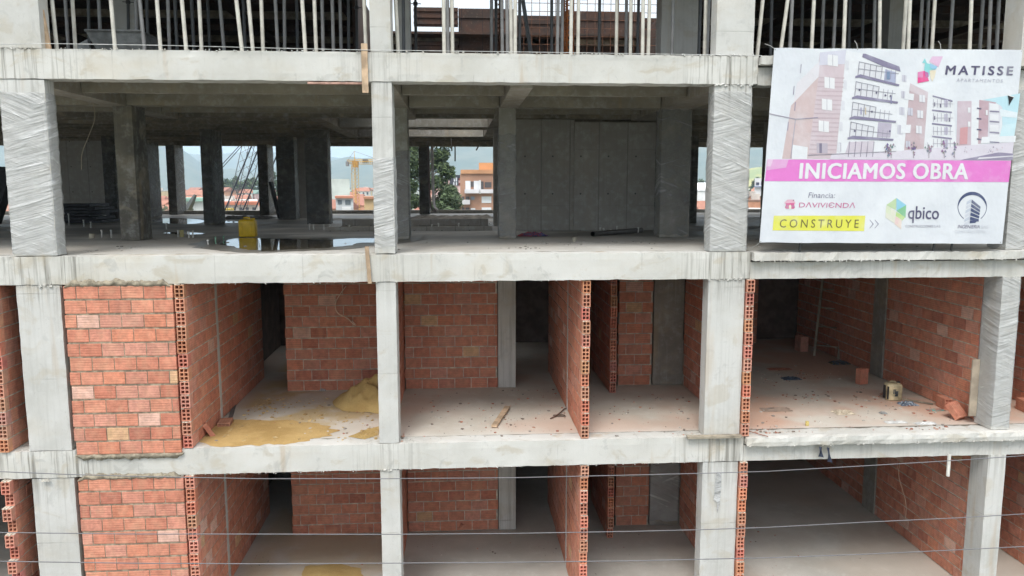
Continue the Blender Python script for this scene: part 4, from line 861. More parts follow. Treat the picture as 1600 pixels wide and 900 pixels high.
# ------------------------------------------------------------------ overhead cables in front of the facade
M_CAB=plain('cable_sheath',(.16,.16,.17),.5,0,.1)
for i,(pts,lb) in enumerate([([(-60,734),(0,737),(100,741),(200,744),(400,748),(600,748),(800,746.5),(1000,742),(1100,739.5),(1200,736.5),(1350,728),(1500,719),(1600,712),(1680,706)],'uppermost of the three thin overhead cables crossing the facade'),
    ([(-60,831),(0,832),(200,834.5),(400,834.5),(600,835),(800,833.5),(1000,830),(1100,827.5),(1200,824),(1350,816),(1500,809),(1600,803),(1680,798)],'middle of the three thin overhead cables crossing the facade'),
    ([(-60,875),(0,877),(200,880),(400,881),(600,880),(800,878.5),(1000,876),(1200,871.5),(1350,866),(1500,859),(1600,854),(1680,850)],'lowest of the three thin overhead cables crossing the facade')]):
    mb=MB(); mb.tube([onY(a_,b_,-4-.25*i) for a_,b_ in pts],.0042,6); tag(mb.build('overhead_cable',M_CAB,smooth=True),lb,'cable','overhead cables crossing the facade')
# ------------------------------------------------------------------ banner
YB=-.16
BN=empty('site_banner',(6.3,YB,8.5),'large white printed construction banner with a pink band hung over the upper right bay','banner')
NQ=[0]
def bq(px,py,k=0):
    p=onY(px,py,YB); return (p.x,YB-.0012*k-.0000035*NQ[0],p.z)
t=NT('banner_vinyl'); n=t.noise(1,4,(1.6,1,1.1),(0,.5,0)); n2=t.noise(3,4); t.bump(t.math('ADD',n,t.math('MULTIPLY',n2,.35)),.55,.05)
M_VIN=t.fin(t.mix(t.rng(n,.35,.65),(.60,.625,.665),(.66,.685,.715)),.45)
t=NT('banner_ink'); n=t.noise(1,4,(1.6,1,1.1),(0,.5,0)); n2=t.noise(3,4); t.bump(t.math('ADD',n,t.math('MULTIPLY',n2,.35)),.55,.05)
q=t.n('ShaderNodeVectorMath',operation='SCALE'); t.l(t.attr('Col'),q.inputs[0]); q.inputs['Scale'].default_value=.84; M_INK=t.fin(t.mix(t.rng(t.noise(3.5,5),.45,.75,0,.28),q.outputs[0],(.66,.67,.71)),.5)
mb=MB(); cs=[(1210,75),(1598,78),(1566,381),(1187,379)]
P=[onY(a,b,YB) for a,b in cs]
nn=16
def sh(u,v):
    a=P[0].lerp(P[1],u); b=P[3].lerp(P[2],u); p=a.lerp(b,v); e=.012*(v==0 or v==1)*nv(u*9,v,0,1)+.006*(u in(0,1))*nv(v*9,u,3,1)
    return Vector((p.x+(e if u in (0,1) else 0),YB,p.z+(e if v in(0,1) else 0)))
mb.grid(sh,nn,nn); 
mb.grid(lambda u,v:sh(1-u,v)+Vector((0,.012,0)),nn,nn)
e0=[sh(i/nn,0) for i in range(nn+1)]+[sh(1,i/nn) for i in range(1,nn+1)]+[sh(1-i/nn,1) for i in range(1,nn+1)]+[sh(0,1-i/nn) for i in range(1,nn)]
for i in range(len(e0)): a,b=e0[i],e0[(i+1)%len(e0)]; mb.face([a,a+Vector((0,.012,0)),b+Vector((0,.012,0)),b])
mb.build('banner_sheet',M_VIN,BN)
for (a,b) in (((1212,77),(1189,377)),((1403,78),(1378,378)),((1594,80),(1562,378))):
    p,q=onY(*a,YB+.05),onY(*b,YB+.05); mb=MB(); mb.tube([p,q],.022,6,(.14,.14,.15)); mb.build('frame_bar',M_STEEL,BN)
for (a,b) in (((1212,79),(1594,81)),((1189,376),(1562,377)),((1200,230),(1578,232))):
    p,q=onY(*a,YB+.095),onY(*b,YB+.095); mb=MB(); mb.tube([p,q],.022,6,(.14,.14,.15)); mb.build('frame_bar',M_STEEL,BN)
for px in (1252,1462,1490):
    p=onY(px,370,YB+.1); mb=MB(); mb.tube([(p.x,-.06,8.66),(p.x,-.02,8.40)],.018,6,(.08,.08,.08)); mb.build('foot_bracket',M_STEEL,BN)
art=MB(); K=[1]
def poly(pts,col,k=1):
    NQ[0]=(NQ[0]+1)%330; art.face([bq(a,b,k) for a,b in reversed(pts)],col)
def z4(pts,ox,oy,s): return [(ox+a/s,oy+b/s) for a,b in pts]
W_=(.78,.80,.83); BRK=(.56,.44,.47); BRK2=(.64,.54,.58); LAV=(.66,.66,.76); DK=(.13,.12,.20); SL=(.24,.22,.33); PALE=(.70,.70,.76)
def rect(x0,y0,x1,y1,col,k,sk=0): poly([(x0,y0),(x1,y0+sk),(x1,y1+sk),(x0,y1)],col,k)
# left block: lavender to brick tinted wall, two faces
poly([(1281,82),(1322,78),(1306,248),(1262,248)],BRK2,1); poly([(1281,82),(1322,78),(1320,100),(1280,102)],LAV,2)
poly([(1236,165),(1279,120),(1262,248),(1222,248)],(.63,.50,.50),1); poly([(1245,130),(1281,95),(1279,120),(1240,160)],(.74,.72,.76),1)
for i,y in enumerate(range(120,245,7)): poly([(1279-i*.9,y),(1319-i*.8,y+1),(1319-i*.8,y+3),(1279-i*.9,y+2)],(.56,.45,.49),2)
for (x,y) in ((1293,85),(1288,120),(1284,154),(1279,188)):
    rect(x,y,x+16,y+17,(.80,.81,.83),3,2); rect(x+7.5,y,x+8.2,y+17.5,(.45,.42,.5),4,0)
rect(1276,223,1293,239,(.50,.45,.52),3,1); rect(1280,224,1284,239,(.22,.2,.28),4,0); rect(1308,223,1314,237,(.4,.38,.46),3)
for (a,b) in ((1251,101),(1240,135),(1242,160),(1231,191)): poly([(a,b),(a+1.4,b-1),(a+.2,b+13),(a-1.2,b+13)],(.33,.30,.4),3)
poly([(1202,177),(1243,185.5),(1243,187),(1202,178.5)],(.33,.3,.38),4); poly([(1243,185.5),(1278,183),(1278,184.5),(1243,187)],(.33,.3,.38),4); poly([(1242,187),(1243.3,187),(1236,248),(1234.8,248)],(.42,.4,.48),4)
poly([(1238,226),(1262,230),(1261,249),(1237,249)],W_,3)
# white middle block with balconies
poly([(1322,78),(1350,84),(1408,112),(1400,245),(1306,249)],W_,1)
for y in (94,125,157,190,223): rect(1321-(y-94)*.1,y,1326-(y-94)*.1,y+14,(.70,.71,.76),3,1)
poly([(1348,84),(1352,84),(1405,104),(1407,112),(1380,104),(1347,89)],SL,4)
fl=[(1342,96,1402,123,1336,119,1405,133),(1337,127,1403,155,1331,152,1403,160),(1332,159,1400,188,1327,184,1400,190),(1329,190,1398,217,1324,215,1396,218)]
for (x0,y0,x1,y1,sx,sy,ex,ey) in fl:
    poly([(x0,y0),(x0+36,y0+8),(x0+33,y1+1),(x0-3,y1-4)],(.72,.73,.77),2)
    for q in range(5):
        xx=x0+q*9; poly([(xx,y0+q*2),(xx+.9,y0+q*2),(xx-1.6,y1-2+q*.6),(xx-2.5,y1-2+q*.6)],(.25,.24,.3),5)
    poly([(x0-1,y0+11),(x0+62,y0+19),(x0+62,y0+19.8),(x0-1,y0+11.9)],(.3,.3,.36),5)
    poly([(x0,y0),(x0+36,y0+8),(x0+36,y0+8.8),(x0,y0+.9)],(.3,.3,.36),5)
    for q in range(3):
        xx=x0+43+q*7; poly([(xx,y0+12+q),(xx+.7,y0+12+q),(xx-.8,y1+1),(xx-1.5,y1+1)],(.33,.32,.4),5)
    poly([(sx,sy),(sx+8,sy-3),(ex,ey-1),(ex-1,ey+2),(sx+6,sy+2),(sx,sy+3)],SL,6)
poly([(1383,108),(1400,113),(1399,130),(1381,126)],(.42,.45,.60),3)
poly([(1372,191),(1393,193),(1391,215),(1370,214)],(.50,.46,.56),3)
rect(1385,112,1390,124,(.20,.28,.42),6)
for (a,b,c) in ((1342.5,140.5,DK),(1369,145,DK),(1362,174.5,DK),(1335,204.5,DK),(1390,205,DK),(1383,149,DK),(1391,150,DK)): poly([(a,b-2),(a+1.8,b),(a,b+2),(a-1.8,b)],c,7)
for (a,b,c) in ((1345,168,(.35,.33,.5)),(1352,168,(.62,.52,.38)),(1392,151,(.25,.25,.4))): poly([(a-.8,b),(a+.8,b),(a+1,b+11),(a-1,b+11)],c,7)
poly([(1326,222),(1366,220),(1362,246),(1318,247)],(.62,.56,.63),2)
for q in range(5): xx=1327+q*9.5; poly([(xx,221),(xx+1,221),(xx-1.5,245),(xx-2.5,245)],(.28,.25,.33),5)
poly([(1262,242),(1400,236),(1400,236.8),(1262,243)],(.3,.28,.33),6); 
# second brick block and the row beyond
poly([(1422,130),(1450,144),(1443,235),(1412,240)],BRK,1); poly([(1422,130),(1450,144),(1449,154),(1421,142)],BRK2,2); poly([(1400,112),(1422,125),(1412,240),(1400,244)],W_,2)
for (x,y,w,h) in ((1409,117,7,10),(1408,142,6,11),(1405,167,8,12),(1402,195,8,14),(1436,148,9,11),(1433,172,9,12),(1431,196,9,12),(1418,168,8,12),(1415,220,7,10),(1446,222,6,9)): rect(x,y,x+w,y+h,(.76,.77,.81) if x>1425 else (.60,.60,.68),4,1); rect(x+w*.45,y,x+w*.45+.8,y+h,(.4,.38,.46),5,1)
poly([(1414,145),(1428,147),(1427,157),(1413,155)],W_,4); poly([(1408,195),(1423,195),(1422,208),(1407,208)],W_,4)
poly([(1450,144),(1490,158),(1494,232),(1443,236)],W_,1); poly([(1457,149),(1488,157),(1488,159.5),(1457,151)],SL,4)
for y in (171,192,212): poly([(1456,y),(1487,y+3.5),(1487,y+6),(1456,y+2.2)],SL,4)
for y in (155,177,198,217):
    for x in (1458,1464,1470,1478,1484): rect(x,y,x+.7,y+13,(.38,.36,.44),5)
    rect(1457,y+7,1489,y+7.6,(.4,.38,.46),5)
    rect(1475,y+1,1481,y+12,(.52,.50,.62),4)
for (a,b) in ((1460,163),(1469,165),(1460,184),(1483,187)): poly([(a-.8,b-3),(a+.8,b-3),(a+.8,b+3),(a-.8,b+3)],DK,6)
poly([(1496,158),(1518,158),(1517,230),(1494,232)],(.60,.49,.55),1); poly([(1518,158),(1531,160),(1530,228),(1517,230)],W_,1)
poly([(1530,156),(1556,160),(1549,222),(1528,225)],(.52,.37,.42),1); poly([(1545,160),(1562,164),(1566,168),(1558,222),(1543,222)],PALE,2)
for y in (162,178,195,210): rect(1546,y,1560,y+10,(.78,.79,.82),4,1); rect(1526,y+6,1533,y+8,DK,5,1); rect(1546,y+11,1561,y+12.6,SL,5,1)
rect(1512,168,1516,176,W_,4); rect(1512,190,1516,198,W_,4); rect(1540,172,1543,180,W_,4); poly([(1500,200),(1512,198),(1511,225),(1499,226)],(.62,.34,.36),3)
# blue sky corner
poly([(1536,156),(1594,146),(1588,192),(1566,196),(1566,168),(1556,160)],(.52,.75,.83),1); poly([(1566,196),(1588,192),(1584,218),(1560,222)],(.60,.80,.86),1)
poly([(1562,170),(1590,176),(1588,184),(1563,182)],(.74,.82,.86),2)
# street with trees
poly([(1300,240),(1400,236),(1500,228),(1584,222),(1581,250),(1296,249)],(.70,.66,.74),2); poly([(1500,250),(1560,238),(1583,240),(1582,250)],(.30,.27,.38),3); poly([(1530,246),(1583,243),(1583,244.5),(1526,249)],(.72,.7,.76),4)
poly([(1534,214),(1587,212),(1586,222),(1532,224)],W_,3)
r=random.Random(2)
for x in (1392,1427,1451,1475,1491,1387):
    for q in range(16):
        a,b=x+r.gauss(0,2.6),232+r.gauss(0,5); s=r.uniform(.8,2); poly([(a-s,b),(a,b-s*1.6),(a+s,b),(a,b+s)],(r.uniform(.14,.34),r.uniform(.13,.3),r.uniform(.2,.36)),5+q%3)
    rect(x-.5,236,x+.5,247,(.3,.25,.3),5)
for q in range(26):
    a,b=1506+r.random()*60,229+r.random()*9; s=r.uniform(.6,1.6); poly([(a-s,b),(a,b-s),(a+s,b),(a,b+s)],r.choice([(.62,.5,.58),(.3,.25,.34),(.76,.76,.8)]),5)
art.build('printed_picture',M_INK,BN)
# pink band
art=MB(); PK=(.78,.22,.62)
poly([(1199,249),(1580,251),(1576,284.5),(1195,283)],PK,2); poly([(1199,249),(1232,249.2),(1228,262),(1198,266)],(.76,.40,.68),3); poly([(1199,249),(1208,249),(1204,260),(1198.5,260)],(.80,.58,.76),4)
art.build('pink_band',M_INK,BN)
art=MB(); poly([(1209,337),(1352,337),(1350,361),(1207,360)],(.78,.77,.10),2); art.build('yellow_box',M_INK,BN)
# logos
art=MB()
Z=lambda pts:[(1400+a/8,80+b/8) for a,b in pts]
poly(Z([(450,65),(585,65),(530,200),(415,130)]),(.76,.52,.70),2); poly(Z([(360,90),(385,150),(510,190),(500,225),(420,240),(415,300),(390,310),(350,240),(360,150),(325,145)]),(.28,.66,.68),3)
poly(Z([(420,150),(515,195),(495,225),(430,215)]),(.32,.58,.78),4); poly(Z([(270,262),(360,245),(412,372),(268,400)]),(.78,.07,.28),4); poly(Z([(270,262),(340,250),(335,330),(268,330)]),(.74,.22,.46),5)
poly(Z([(350,250),(400,270),(405,320),(370,330)]),(.50,.16,.40),6); poly(Z([(420,240),(500,240),(480,330),(450,380),(430,330)]),(.80,.72,.55),3)
art.build('cube_emblem',M_INK,BN)
Q=lambda pts:[(1360+a/6.667,300+b/6.667) for a,b in pts]
art=MB()
for pts,c in (([(270,62),(265,190),(165,135)],(.50,.66,.36)),([(270,62),(372,135),(270,195)],(.28,.60,.76)),([(372,135),(365,270),(270,195)],(.24,.54,.30)),([(268,205),(362,262),(330,300),(262,250)],(.50,.70,.26)),([(165,140),(262,200),(255,330),(155,265)],(.76,.76,.62)),([(262,250),(325,290),(320,390),(250,335)],(.80,.66,.56)),([(165,140),(215,165),(210,240),(158,210)],(.70,.76,.56)),([(262,255),(300,275),(285,340),(250,330)],(.80,.58,.55))): poly(Q(pts),c,2)
art.build('hexagon_emblem',M_INK,BN)
art=MB(); cxp,cyp,NV=1519,323,(.07,.09,.19)
n=60
for i in range(n):
    a0=math.radians(-200+i*280/n+ -5); a1=math.radians(-200+(i+1)*280/n-5)
    a0=2*math.pi*i/n; a1=2*math.pi*(i+1)/n
    def wd(a): return 1.0+4.2*max(0,math.sin(a))**.9*1.0
    o=lambda a,rr:(cxp+math.cos(a)*rr*.98,cyp-math.sin(a)*rr)
    if math.sin((a0+a1)/2)<-.80: continue
    poly([o(a0,23.4),o(a1,23.4),o(a1,23.4-wd(a1)),o(a0,23.4-wd(a0))],NV,2)
for k in range(6):
    y0=77+k*45
    top=[(1055,y0),(1145,y0+75-k*12),(1142,y0+100-k*12),(1050,y0+32)] if k<5 else [(1035,295),(1115,298),(1090,322),(1032,326)]
    poly(Q([(a-k*4,b) for a,b in top]) if k<5 else Q(top),NV,3)
    lf=[(1050-k*4,y0-5),(1048-k*4,y0+28),(1000-k*6,y0+55),(1004-k*6,y0+25)]; poly(Q(lf),(.66,.69,.76) if k%2 else (.58,.63,.72),3)
art.build('tower_emblem',M_INK,BN)
art=MB(); D_=lambda pts:[(1200+a/10,300+b/10) for a,b in pts]
poly(D_([(255,165),(300,120),(390,118),(425,160),(425,185),(260,185)]),(.76,.45,.56),2); poly(D_([(275,172),(410,172),(408,205),(420,240),(400,262),(285,262),(262,240),(280,205)]),(.66,.10,.28),3); poly(D_([(325,262),(325,215),(345,195),(362,215),(362,262)]),(.78,.80,.62),4); poly(D_([(385,125),(405,118),(408,140),(388,140)]),(.35,.2,.25),4)
poly(D_([(290,205),(315,205),(315,235),(280,235)]),(.5,.2,.35),4); poly(D_([(372,205),(400,205),(408,235),(372,235)]),(.5,.2,.35),4)
art.build('house_emblem',M_INK,BN)
art=MB()
for dx in (0,8): poly([(1359+dx-.2,343),(1365+dx,350),(1359+dx-.2,357),(1358.8+dx-.2,356.2),(1363.6+dx,350),(1358.8+dx-.2,343.8)],(.2,.18,.28),2)
art.build('double_arrow',M_INK,BN)
def text(s,quad,col,k=3,bold=0.0,space=1.0,shear=0.0,name='lettering'):
    """text stretched over the four corners tl, tr, br, bl of the banner plane"""
    cu=bpy.data.curves.new('txt','FONT'); cu.body=s; cu.size=1; cu.space_character=space; cu.shear=shear; cu.resolution_u=3
    ob=bpy.data.objects.new('txt',cu); C.objects.link(ob); bpy.context.view_layer.update()
    me=bpy.data.meshes.new_from_object(ob); bpy.data.objects.remove(ob); bpy.data.curves.remove(cu)
    xs=[v.co.x for v in me.vertices]; ys=[v.co.y for v in me.vertices]; x0,x1,y0,y1=min(xs),max(xs),min(ys),max(ys)
    q=[Vector(bq(a,b,k)) for a,b in quad]
    for v in me.vertices:
        u,t_=(v.co.x-x0)/(x1-x0),(v.co.y-y0)/(y1-y0); top=q[0].lerp(q[1],u); bot=q[3].lerp(q[2],u); v.co=bot.lerp(top,t_)
    if bold>0:   # heavier strokes: the same outline laid down again a little to each side
        V=[v.co.copy() for v in me.vertices]; Fp=[tuple(p.vertices) for p in me.polygons]; w_=(q[1]-q[0]).length/len(s)*bold*2.2; nV=[]; nF=[]
        for j,(dx,dz) in enumerate([(0,0),(-1,0),(1,0),(-.6,.8),(.6,.8),(-.6,-.8),(.6,-.8)]):
            o_=len(nV); nV+=[(v.x+dx*w_,v.y-.0003*j,v.z+dz*w_*.6) for v in V]; nF+=[tuple(i+o_ for i in f) for f in Fp]
        me=bpy.data.meshes.new(name); me.from_pydata(nV,[],nF)
    me.materials.clear(); ca=me.color_attributes.new('Col','FLOAT_COLOR','CORNER')
    ca.data.foreach_set('color',list(col+(1,))*len(me.loops)); me.materials.append(M_INK); me.name=name
    o=bpy.data.objects.new(name,me); C.objects.link(o); o.parent=BN; o.matrix_parent_inverse=Matrix.Translation(-BN.location); return o
INKD=(.10,.09,.17)
text('MATISSE',[(1479,102.5),(1583,104),(1581.5,117.5),(1477,116.5)],INKD,bold=.018,space=1.35,name='title_lettering')
text('APARTAMENTOS',[(1495,122.5),(1567,124),(1566,129),(1494,128)],(.50,.50,.58),space=1.3,name='subtitle_lettering')
text('INICIAMOS OBRA',[(1251,255),(1513,255.5),(1511,280),(1249,279)],(.80,.81,.84),4,bold=.028,space=1.08,name='headline_lettering')
text('Financia:',[(1263.5,300.5),(1305,301),(1304.5,309.5),(1262.5,309)],(.25,.25,.34),shear=.1,name='finance_lettering')
text('D\u039bVIVI\u0404ND\u039b',[(1249,316),(1337,316.5),(1336,325),(1248,324)],(.62,.16,.34),space=1.0,bold=-.01,name='bank_lettering')
text('CONSTRUYE',[(1219,342.5),(1342,343),(1341,356),(1217.5,355.5)],(.17,.15,.05),4,space=1.45,name='builder_lettering')
text('qbico',[(1419.5,322),(1467.5,323),(1466,349),(1418,348)],INKD,bold=.012,name='firm_lettering')
text('CONSTRUCCIONES S.A.S',[(1414.5,351.5),(1469,351.5),(1469,355.3),(1414.5,355.3)],(.32,.31,.38),name='firm_subtitle')
text('INGENIERIA',[(1496.5,351.5),(1531,351.5),(1530.5,356.8),(1496,356.8)],(.14,.13,.22),shear=.15,name='engineer_lettering')
text('SAS',[(1533,352),(1544,352),(1543.5,356.8),(1532.5,356.8)],(.62,.64,.70),name='engineer_suffix')
text('CONSTRUCTORA',[(1492,360),(1540,360),(1539.5,364),(1491.5,364)],(.62,.64,.70),space=1.15,name='engineer_subtitle')
for (a,b,dx,dz) in ((1212,78,-.12,.10),(1340,77.5,.0,.14),(1470,78,.02,.14),(1596,80,.12,.1),(1189,377,-.1,-.1),(1563,378,.1,-.08)):
    p=onY(a,b,YB-.004); mb=MB(); mb.tube([(p.x,p.y,p.z),(p.x+dx*.5,YB+.03,p.z+dz*.6),(p.x+dx,YB+.1,p.z+dz)],.005,5,(.30,.30,.28)); mb.build('tie_rope',M_STEEL,BN)
# tear in the sheet
art=MB(); poly([(1574,149),(1583.5,152),(1580,158),(1577,163),(1576,166),(1575.5,156)],(.012,.012,.015),7); art.build('torn_hole',M_INK,BN)
art=MB(); poly([(1574,148),(1585,151.5),(1583.5,152.5),(1574,149.3)],(.78,.8,.8),8); art.build('torn_edge',M_INK,BN)

# ------------------------------------------------------------------ the town beyond
M_CITY=vcolmat('town_render',.85,.15,.4,0)
def at_dist(px,dist):
    th=math.atan((px-800)/F_PX)+YAW; return CAM.x+dist*math.sin(th), CAM.y+dist*math.cos(th)
def house(kind):
    r=random.Random(kind*13+1)
    wc=[(.58,.56,.52),(.50,.24,.15),(.62,.60,.58),(.52,.28,.18),(.60,.48,.28),(.55,.38,.36)][kind]
    rc=[(.36,.17,.12),(.28,.17,.13),(.60,.60,.58),(.32,.15,.11),(.42,.41,.39),(.20,.30,.26)][kind]
    root=empty('town_house',(0,0,0)); W,D,H_=[(9,8,5),(7,8,6.2),(16,12,4.6),(8,9,5.6),(10,9,5.2),(14,11,4.6)][kind]
    mb=MB(); mb.box(-W/2,W/2,-D/2,D/2,0,H_,wc); mb.build('wall',M_CITY,root)
    mb=MB()
    if kind in (0,2,3,5):
        o_=.4; h=H_+(1.6 if kind!=2 else 1.1)
        V=[(-W/2-o_,-D/2-o_,H_+.01),(W/2+o_,-D/2-o_,H_+.01),(W/2+o_,D/2+o_,H_+.01),(-W/2-o_,D/2+o_,H_+.01),(-W/2-o_,0,h),(W/2+o_,0,h)]
        mb.faces(V,[(0,1,5,4),(2,3,4,5),(0,4,3),(1,2,5),(3,2,1,0)],rc)
    else: mb.box(-W/2-.2,W/2+.2,-D/2-.2,D/2+.2,H_+.01,H_+.35,rc); mb.box(-1.4,1.4,-1,1.2,H_+.36,H_+1.7,(.55,.5,.45))
    mb.build('roof',M_CITY,root)
    n=int(W/3)
    for fl_ in range(2):
        for i in range(n):
            x=-W/2+(i+.5)*W/n; mb=MB(); mb.box(x-.6,x+.6,-D/2-.06,-D/2-.01,.9+fl_*2.5,2.1+fl_*2.5,(.07,.08,.10) if r.random()<.7 else (.66,.66,.66)); mb.build('window',M_CITY,root)
    return root
KN=['white house with red tiled roof','orange brick house with flat roof','long white shed with pale roof','brick house with dark red pitched roof','ochre house with flat grey roof','pink house with green sheet roof']
hp=[house(k) for k in range(6)]; hu=[False]*6; cnt={}
WIN=[(-8,14,'left picture edge'),(234,262,'gap beside second left column'),(284,316,'gap left of wrapped dark column'),(346,403,'boom crane gap'),(424,434,'slit right of boom crane'),(514,583,'tower crane gap'),(672,722,'tree gap'),(1091,1105,'slot left of tall wrapped column'),(1168,1194,'slot beside the banner')]
r=random.Random(44); HS=[]
for w_i,(a,b,nm) in enumerate(WIN):
    n=max(3,int((b-a)/1.9))
    for i in range(n):
        px=a+(b-a)*(i+.5)/n+r.uniform(-2,2); d=r.choice([150,190,240,300,380,480,620])*r.uniform(.85,1.15)
        HS.append((px,d,r.choice([0,1,2,3,4,5,0,2,3]) if not nm.startswith('slot') else r.choice([2,0,1]),nm))
HS.sort()
for (px,d,k,nm) in HS:
    o=hp[k] if not hu[k] else dup(hp[k]); hu[k]=True; x,y=at_dist(px,d)
    s=.62 if d<330 else .85; o.location=(x,y,0); o.rotation_euler=(0,0,-YAW+r.uniform(-.6,.6)); o.scale=(s,s,(.9 if d<330 else 1.2)*r.uniform(.9,1.15))
    key=(nm,k); cnt[key]=cnt.get(key,0)+1
    tag(o,f'{KN[k]}, {ordn(cnt[key])} in the {nm}','house','low houses of the town beyond the building')
# white warehouse seen in the right slots
x,y=at_dist(1104,230); root=empty('warehouse',(x,y,0),'big white warehouse with curved roof in the slot beside the right middle column','warehouse')
mb=MB(); q=Matrix.Translation((x,y,0))@Matrix.Rotation(-YAW-.25,4,'Z'); mb.box(-9,9,-6,6,0,8.2,(.72,.72,.72),mat=q); mb.build('wall',M_CITY,root)
mb=MB(); n=14; V=[]; 
for s_ in (-9.3,9.3):
    for i in range(n+1): a=math.pi*i/n; V.append(q@Vector((s_,-6.3*math.cos(a),8.21+2.2*math.sin(a))))
mb.faces(V,[(i,i+1,n+2+i,n+1+i) for i in range(n)]+[tuple(range(n+1)),tuple(range(2*n+1,n,-1)),(0,n+1,2*n+1,n)],(.78,.78,.78)); mb.build('roof',M_CITY,root)
# mid-rise orange brick block with balconies
def blk(name,pl,pr,pt,dist,label,wallc,depth=9,rot=0.0):
    x0,y0=at_dist((pl+pr)/2,dist); wd=(pr-pl)/F_PX*dist; top=9.35+(291-pt)/F_PX*dist; root=empty(name,(x0,y0,0),label,'apartment block')
    q=Matrix.Translation((x0,y0,0))@Matrix.Rotation(-YAW-math.atan((((pl+pr)/2)-800)/F_PX)+rot,4,'Z'); mb=MB(); mb.box(-wd/2,wd/2,0,depth,0,top,wallc,mat=q); mb.build('wall',M_CITY,root); return root,q,wd,top
def pt_(q,wd,pl,pr,dist): 
    return lambda px,py:(wd*((px-pl)/(pr-pl)-.5),9.35+(291-py)/F_PX*dist)
root,q,wd,top=blk('brick_apartment_block',720,800,271,112,'orange brick apartment block with white windows and balconies right of the tree',(.40,.23,.16))
f=pt_(q,wd,720,800,112)
def rc(nm,a,b,c,d,col,y0=-.08,y1=-.01,par=None):
    x0,z1=f(a,b); x1,z0=f(c,d); mb=MB(); mb.box(x0,x1,y0,y1,z0,z1,col,mat=q); return mb.build(nm,M_CITY,par or root)
rc('roof_ledge',721,265,800,271,(.50,.26,.14),-.3,8); rc('roof_room',749,254,776,265,(.55,.27,.12),1,5)
for (a,b,c,d,w_) in ((728,282,736,301,1),(741,282,749,301,1),(736,283,741,291,0),(752,283,756,300,0),(758,284,768,292,0),(752,282,771,301,2),(753,306,768,316,1),(753,323,768,334,1),(736,306,742,311,3),(728,306,734,315,0),(728,323,734,334,0),(722,306,726,315,0),(736,324,743,334,1),(722,323,726,333,0)):
    if w_==2: continue
    rc('window',a,b,c,d,{0:(.10,.09,.09),1:(.66,.67,.69),3:(.22,.25,.28)}[w_],-.09 if w_!=0 else -.12)
for (a,b,c,d) in ((727,295,749,301),(752,295,772,301),(720,311,735,318),(720,328,735,334)): rc('balcony',a,b,c,d,(.60,.58,.60),-1.0,-.13)
for (a,b) in ((749,752),): rc('white_pier',a,281,b,302,(.68,.68,.68),-.2)
root,q,wd,top=blk('dark_roofed_block',676,726,281,170,'pink and dark grey apartment block partly hidden behind the tree',(.60,.42,.40)); f=pt_(q,wd,676,726,170)
rc('dark_storey',696,273,724,281,(.05,.055,.07),0,8); rc('dark_facade',704,275,717,289,(.055,.06,.08),-.2,-.01)
for (a,b,c,d) in ((710,277,712,283),(713,277,715,283),(709,284,711,289),(713,284,715,289)): rc('window',a,b,c,d,(.6,.62,.66),-.3,-.21)
for (a,b,c,d) in ((717.5,278,721,281),(717.5,285,721,289)): rc('window',a,b,c,d,(.25,.08,.07),-.1,-.01)
root,q,wd,top=blk('grey_block',519,548,279,200,'pale grey green windowless block left of the tower crane',(.50,.54,.50),12)
root,q,wd,top=blk('red_white_tower',511,518,266,260,'slim red and white block at the left of the tower crane gap',(.62,.30,.28),8); f=pt_(q,wd,511,518,260); rc('white_band',515,264,517.5,320,(.72,.72,.72))
root,q,wd,top=blk('ochre_row_house',571,600,309,120,'ochre row house below the tower crane',(.55,.40,.22),8); f=pt_(q,wd,571,600,120); rc('roof',570,306,600,309.5,(.40,.20,.12),-.5,8.5)
root,q,wd,top=blk('grey_fronted_house',527,553,308,110,'house with grey front and brick gable in the tower crane gap',(.50,.52,.54),8); f=pt_(q,wd,527,553,110)
for (a,b,c,d) in ((530,311,536,317),(541,311,549,318),(536,321,549,330)): rc('window',a,b,c,d,(.12,.14,.16) if a!=536 else (.66,.66,.66))
rc('roof',526,305,553,308.2,(.46,.20,.13),-.4,8.4)
root,q,wd,top=blk('white_block',1177,1200,279,240,'white block with two dark windows between the right middle column and the banner',(.66,.66,.67),8); f=pt_(q,wd,1177,1200,240)
for (a,b,c,d) in ((1179,285,1183.5,289),(1186,284,1191,289)): rc('window',a,b,c,d,(.06,.06,.10))
rc('ledge',1177,290.5,1194,292,(.28,.32,.45),-.8,-.12)
root,q,wd,top=blk('white_tall_block',-4,9,281,140,'white block with a grid window at the far left edge',(.70,.70,.70),8); f=pt_(q,wd,-4,9,140); rc('window',1,284,6,291,(.18,.2,.24))
# long tiled roof row below the boom crane
root,q,wd,top=blk('tiled_row',345,403,316,105,'long brick row with red tiled roof below the boom crane',(.60,.56,.52),7); f=pt_(q,wd,345,403,105); rc('roof',343,313,404,317,(.45,.17,.11),-.6,7.5)
for k in range(6): rc('window',349+k*9,321,353+k*9,327,(.1,.11,.12))
root,q,wd,top=blk('green_roof_shed',288,318,311,120,'long shed with pale green roof in the gap left of the wrapped dark column',(.50,.52,.50),9); f=pt_(q,wd,288,318,120); rc('roof',286,307,319,311.5,(.25,.40,.33),-.6,9.5)

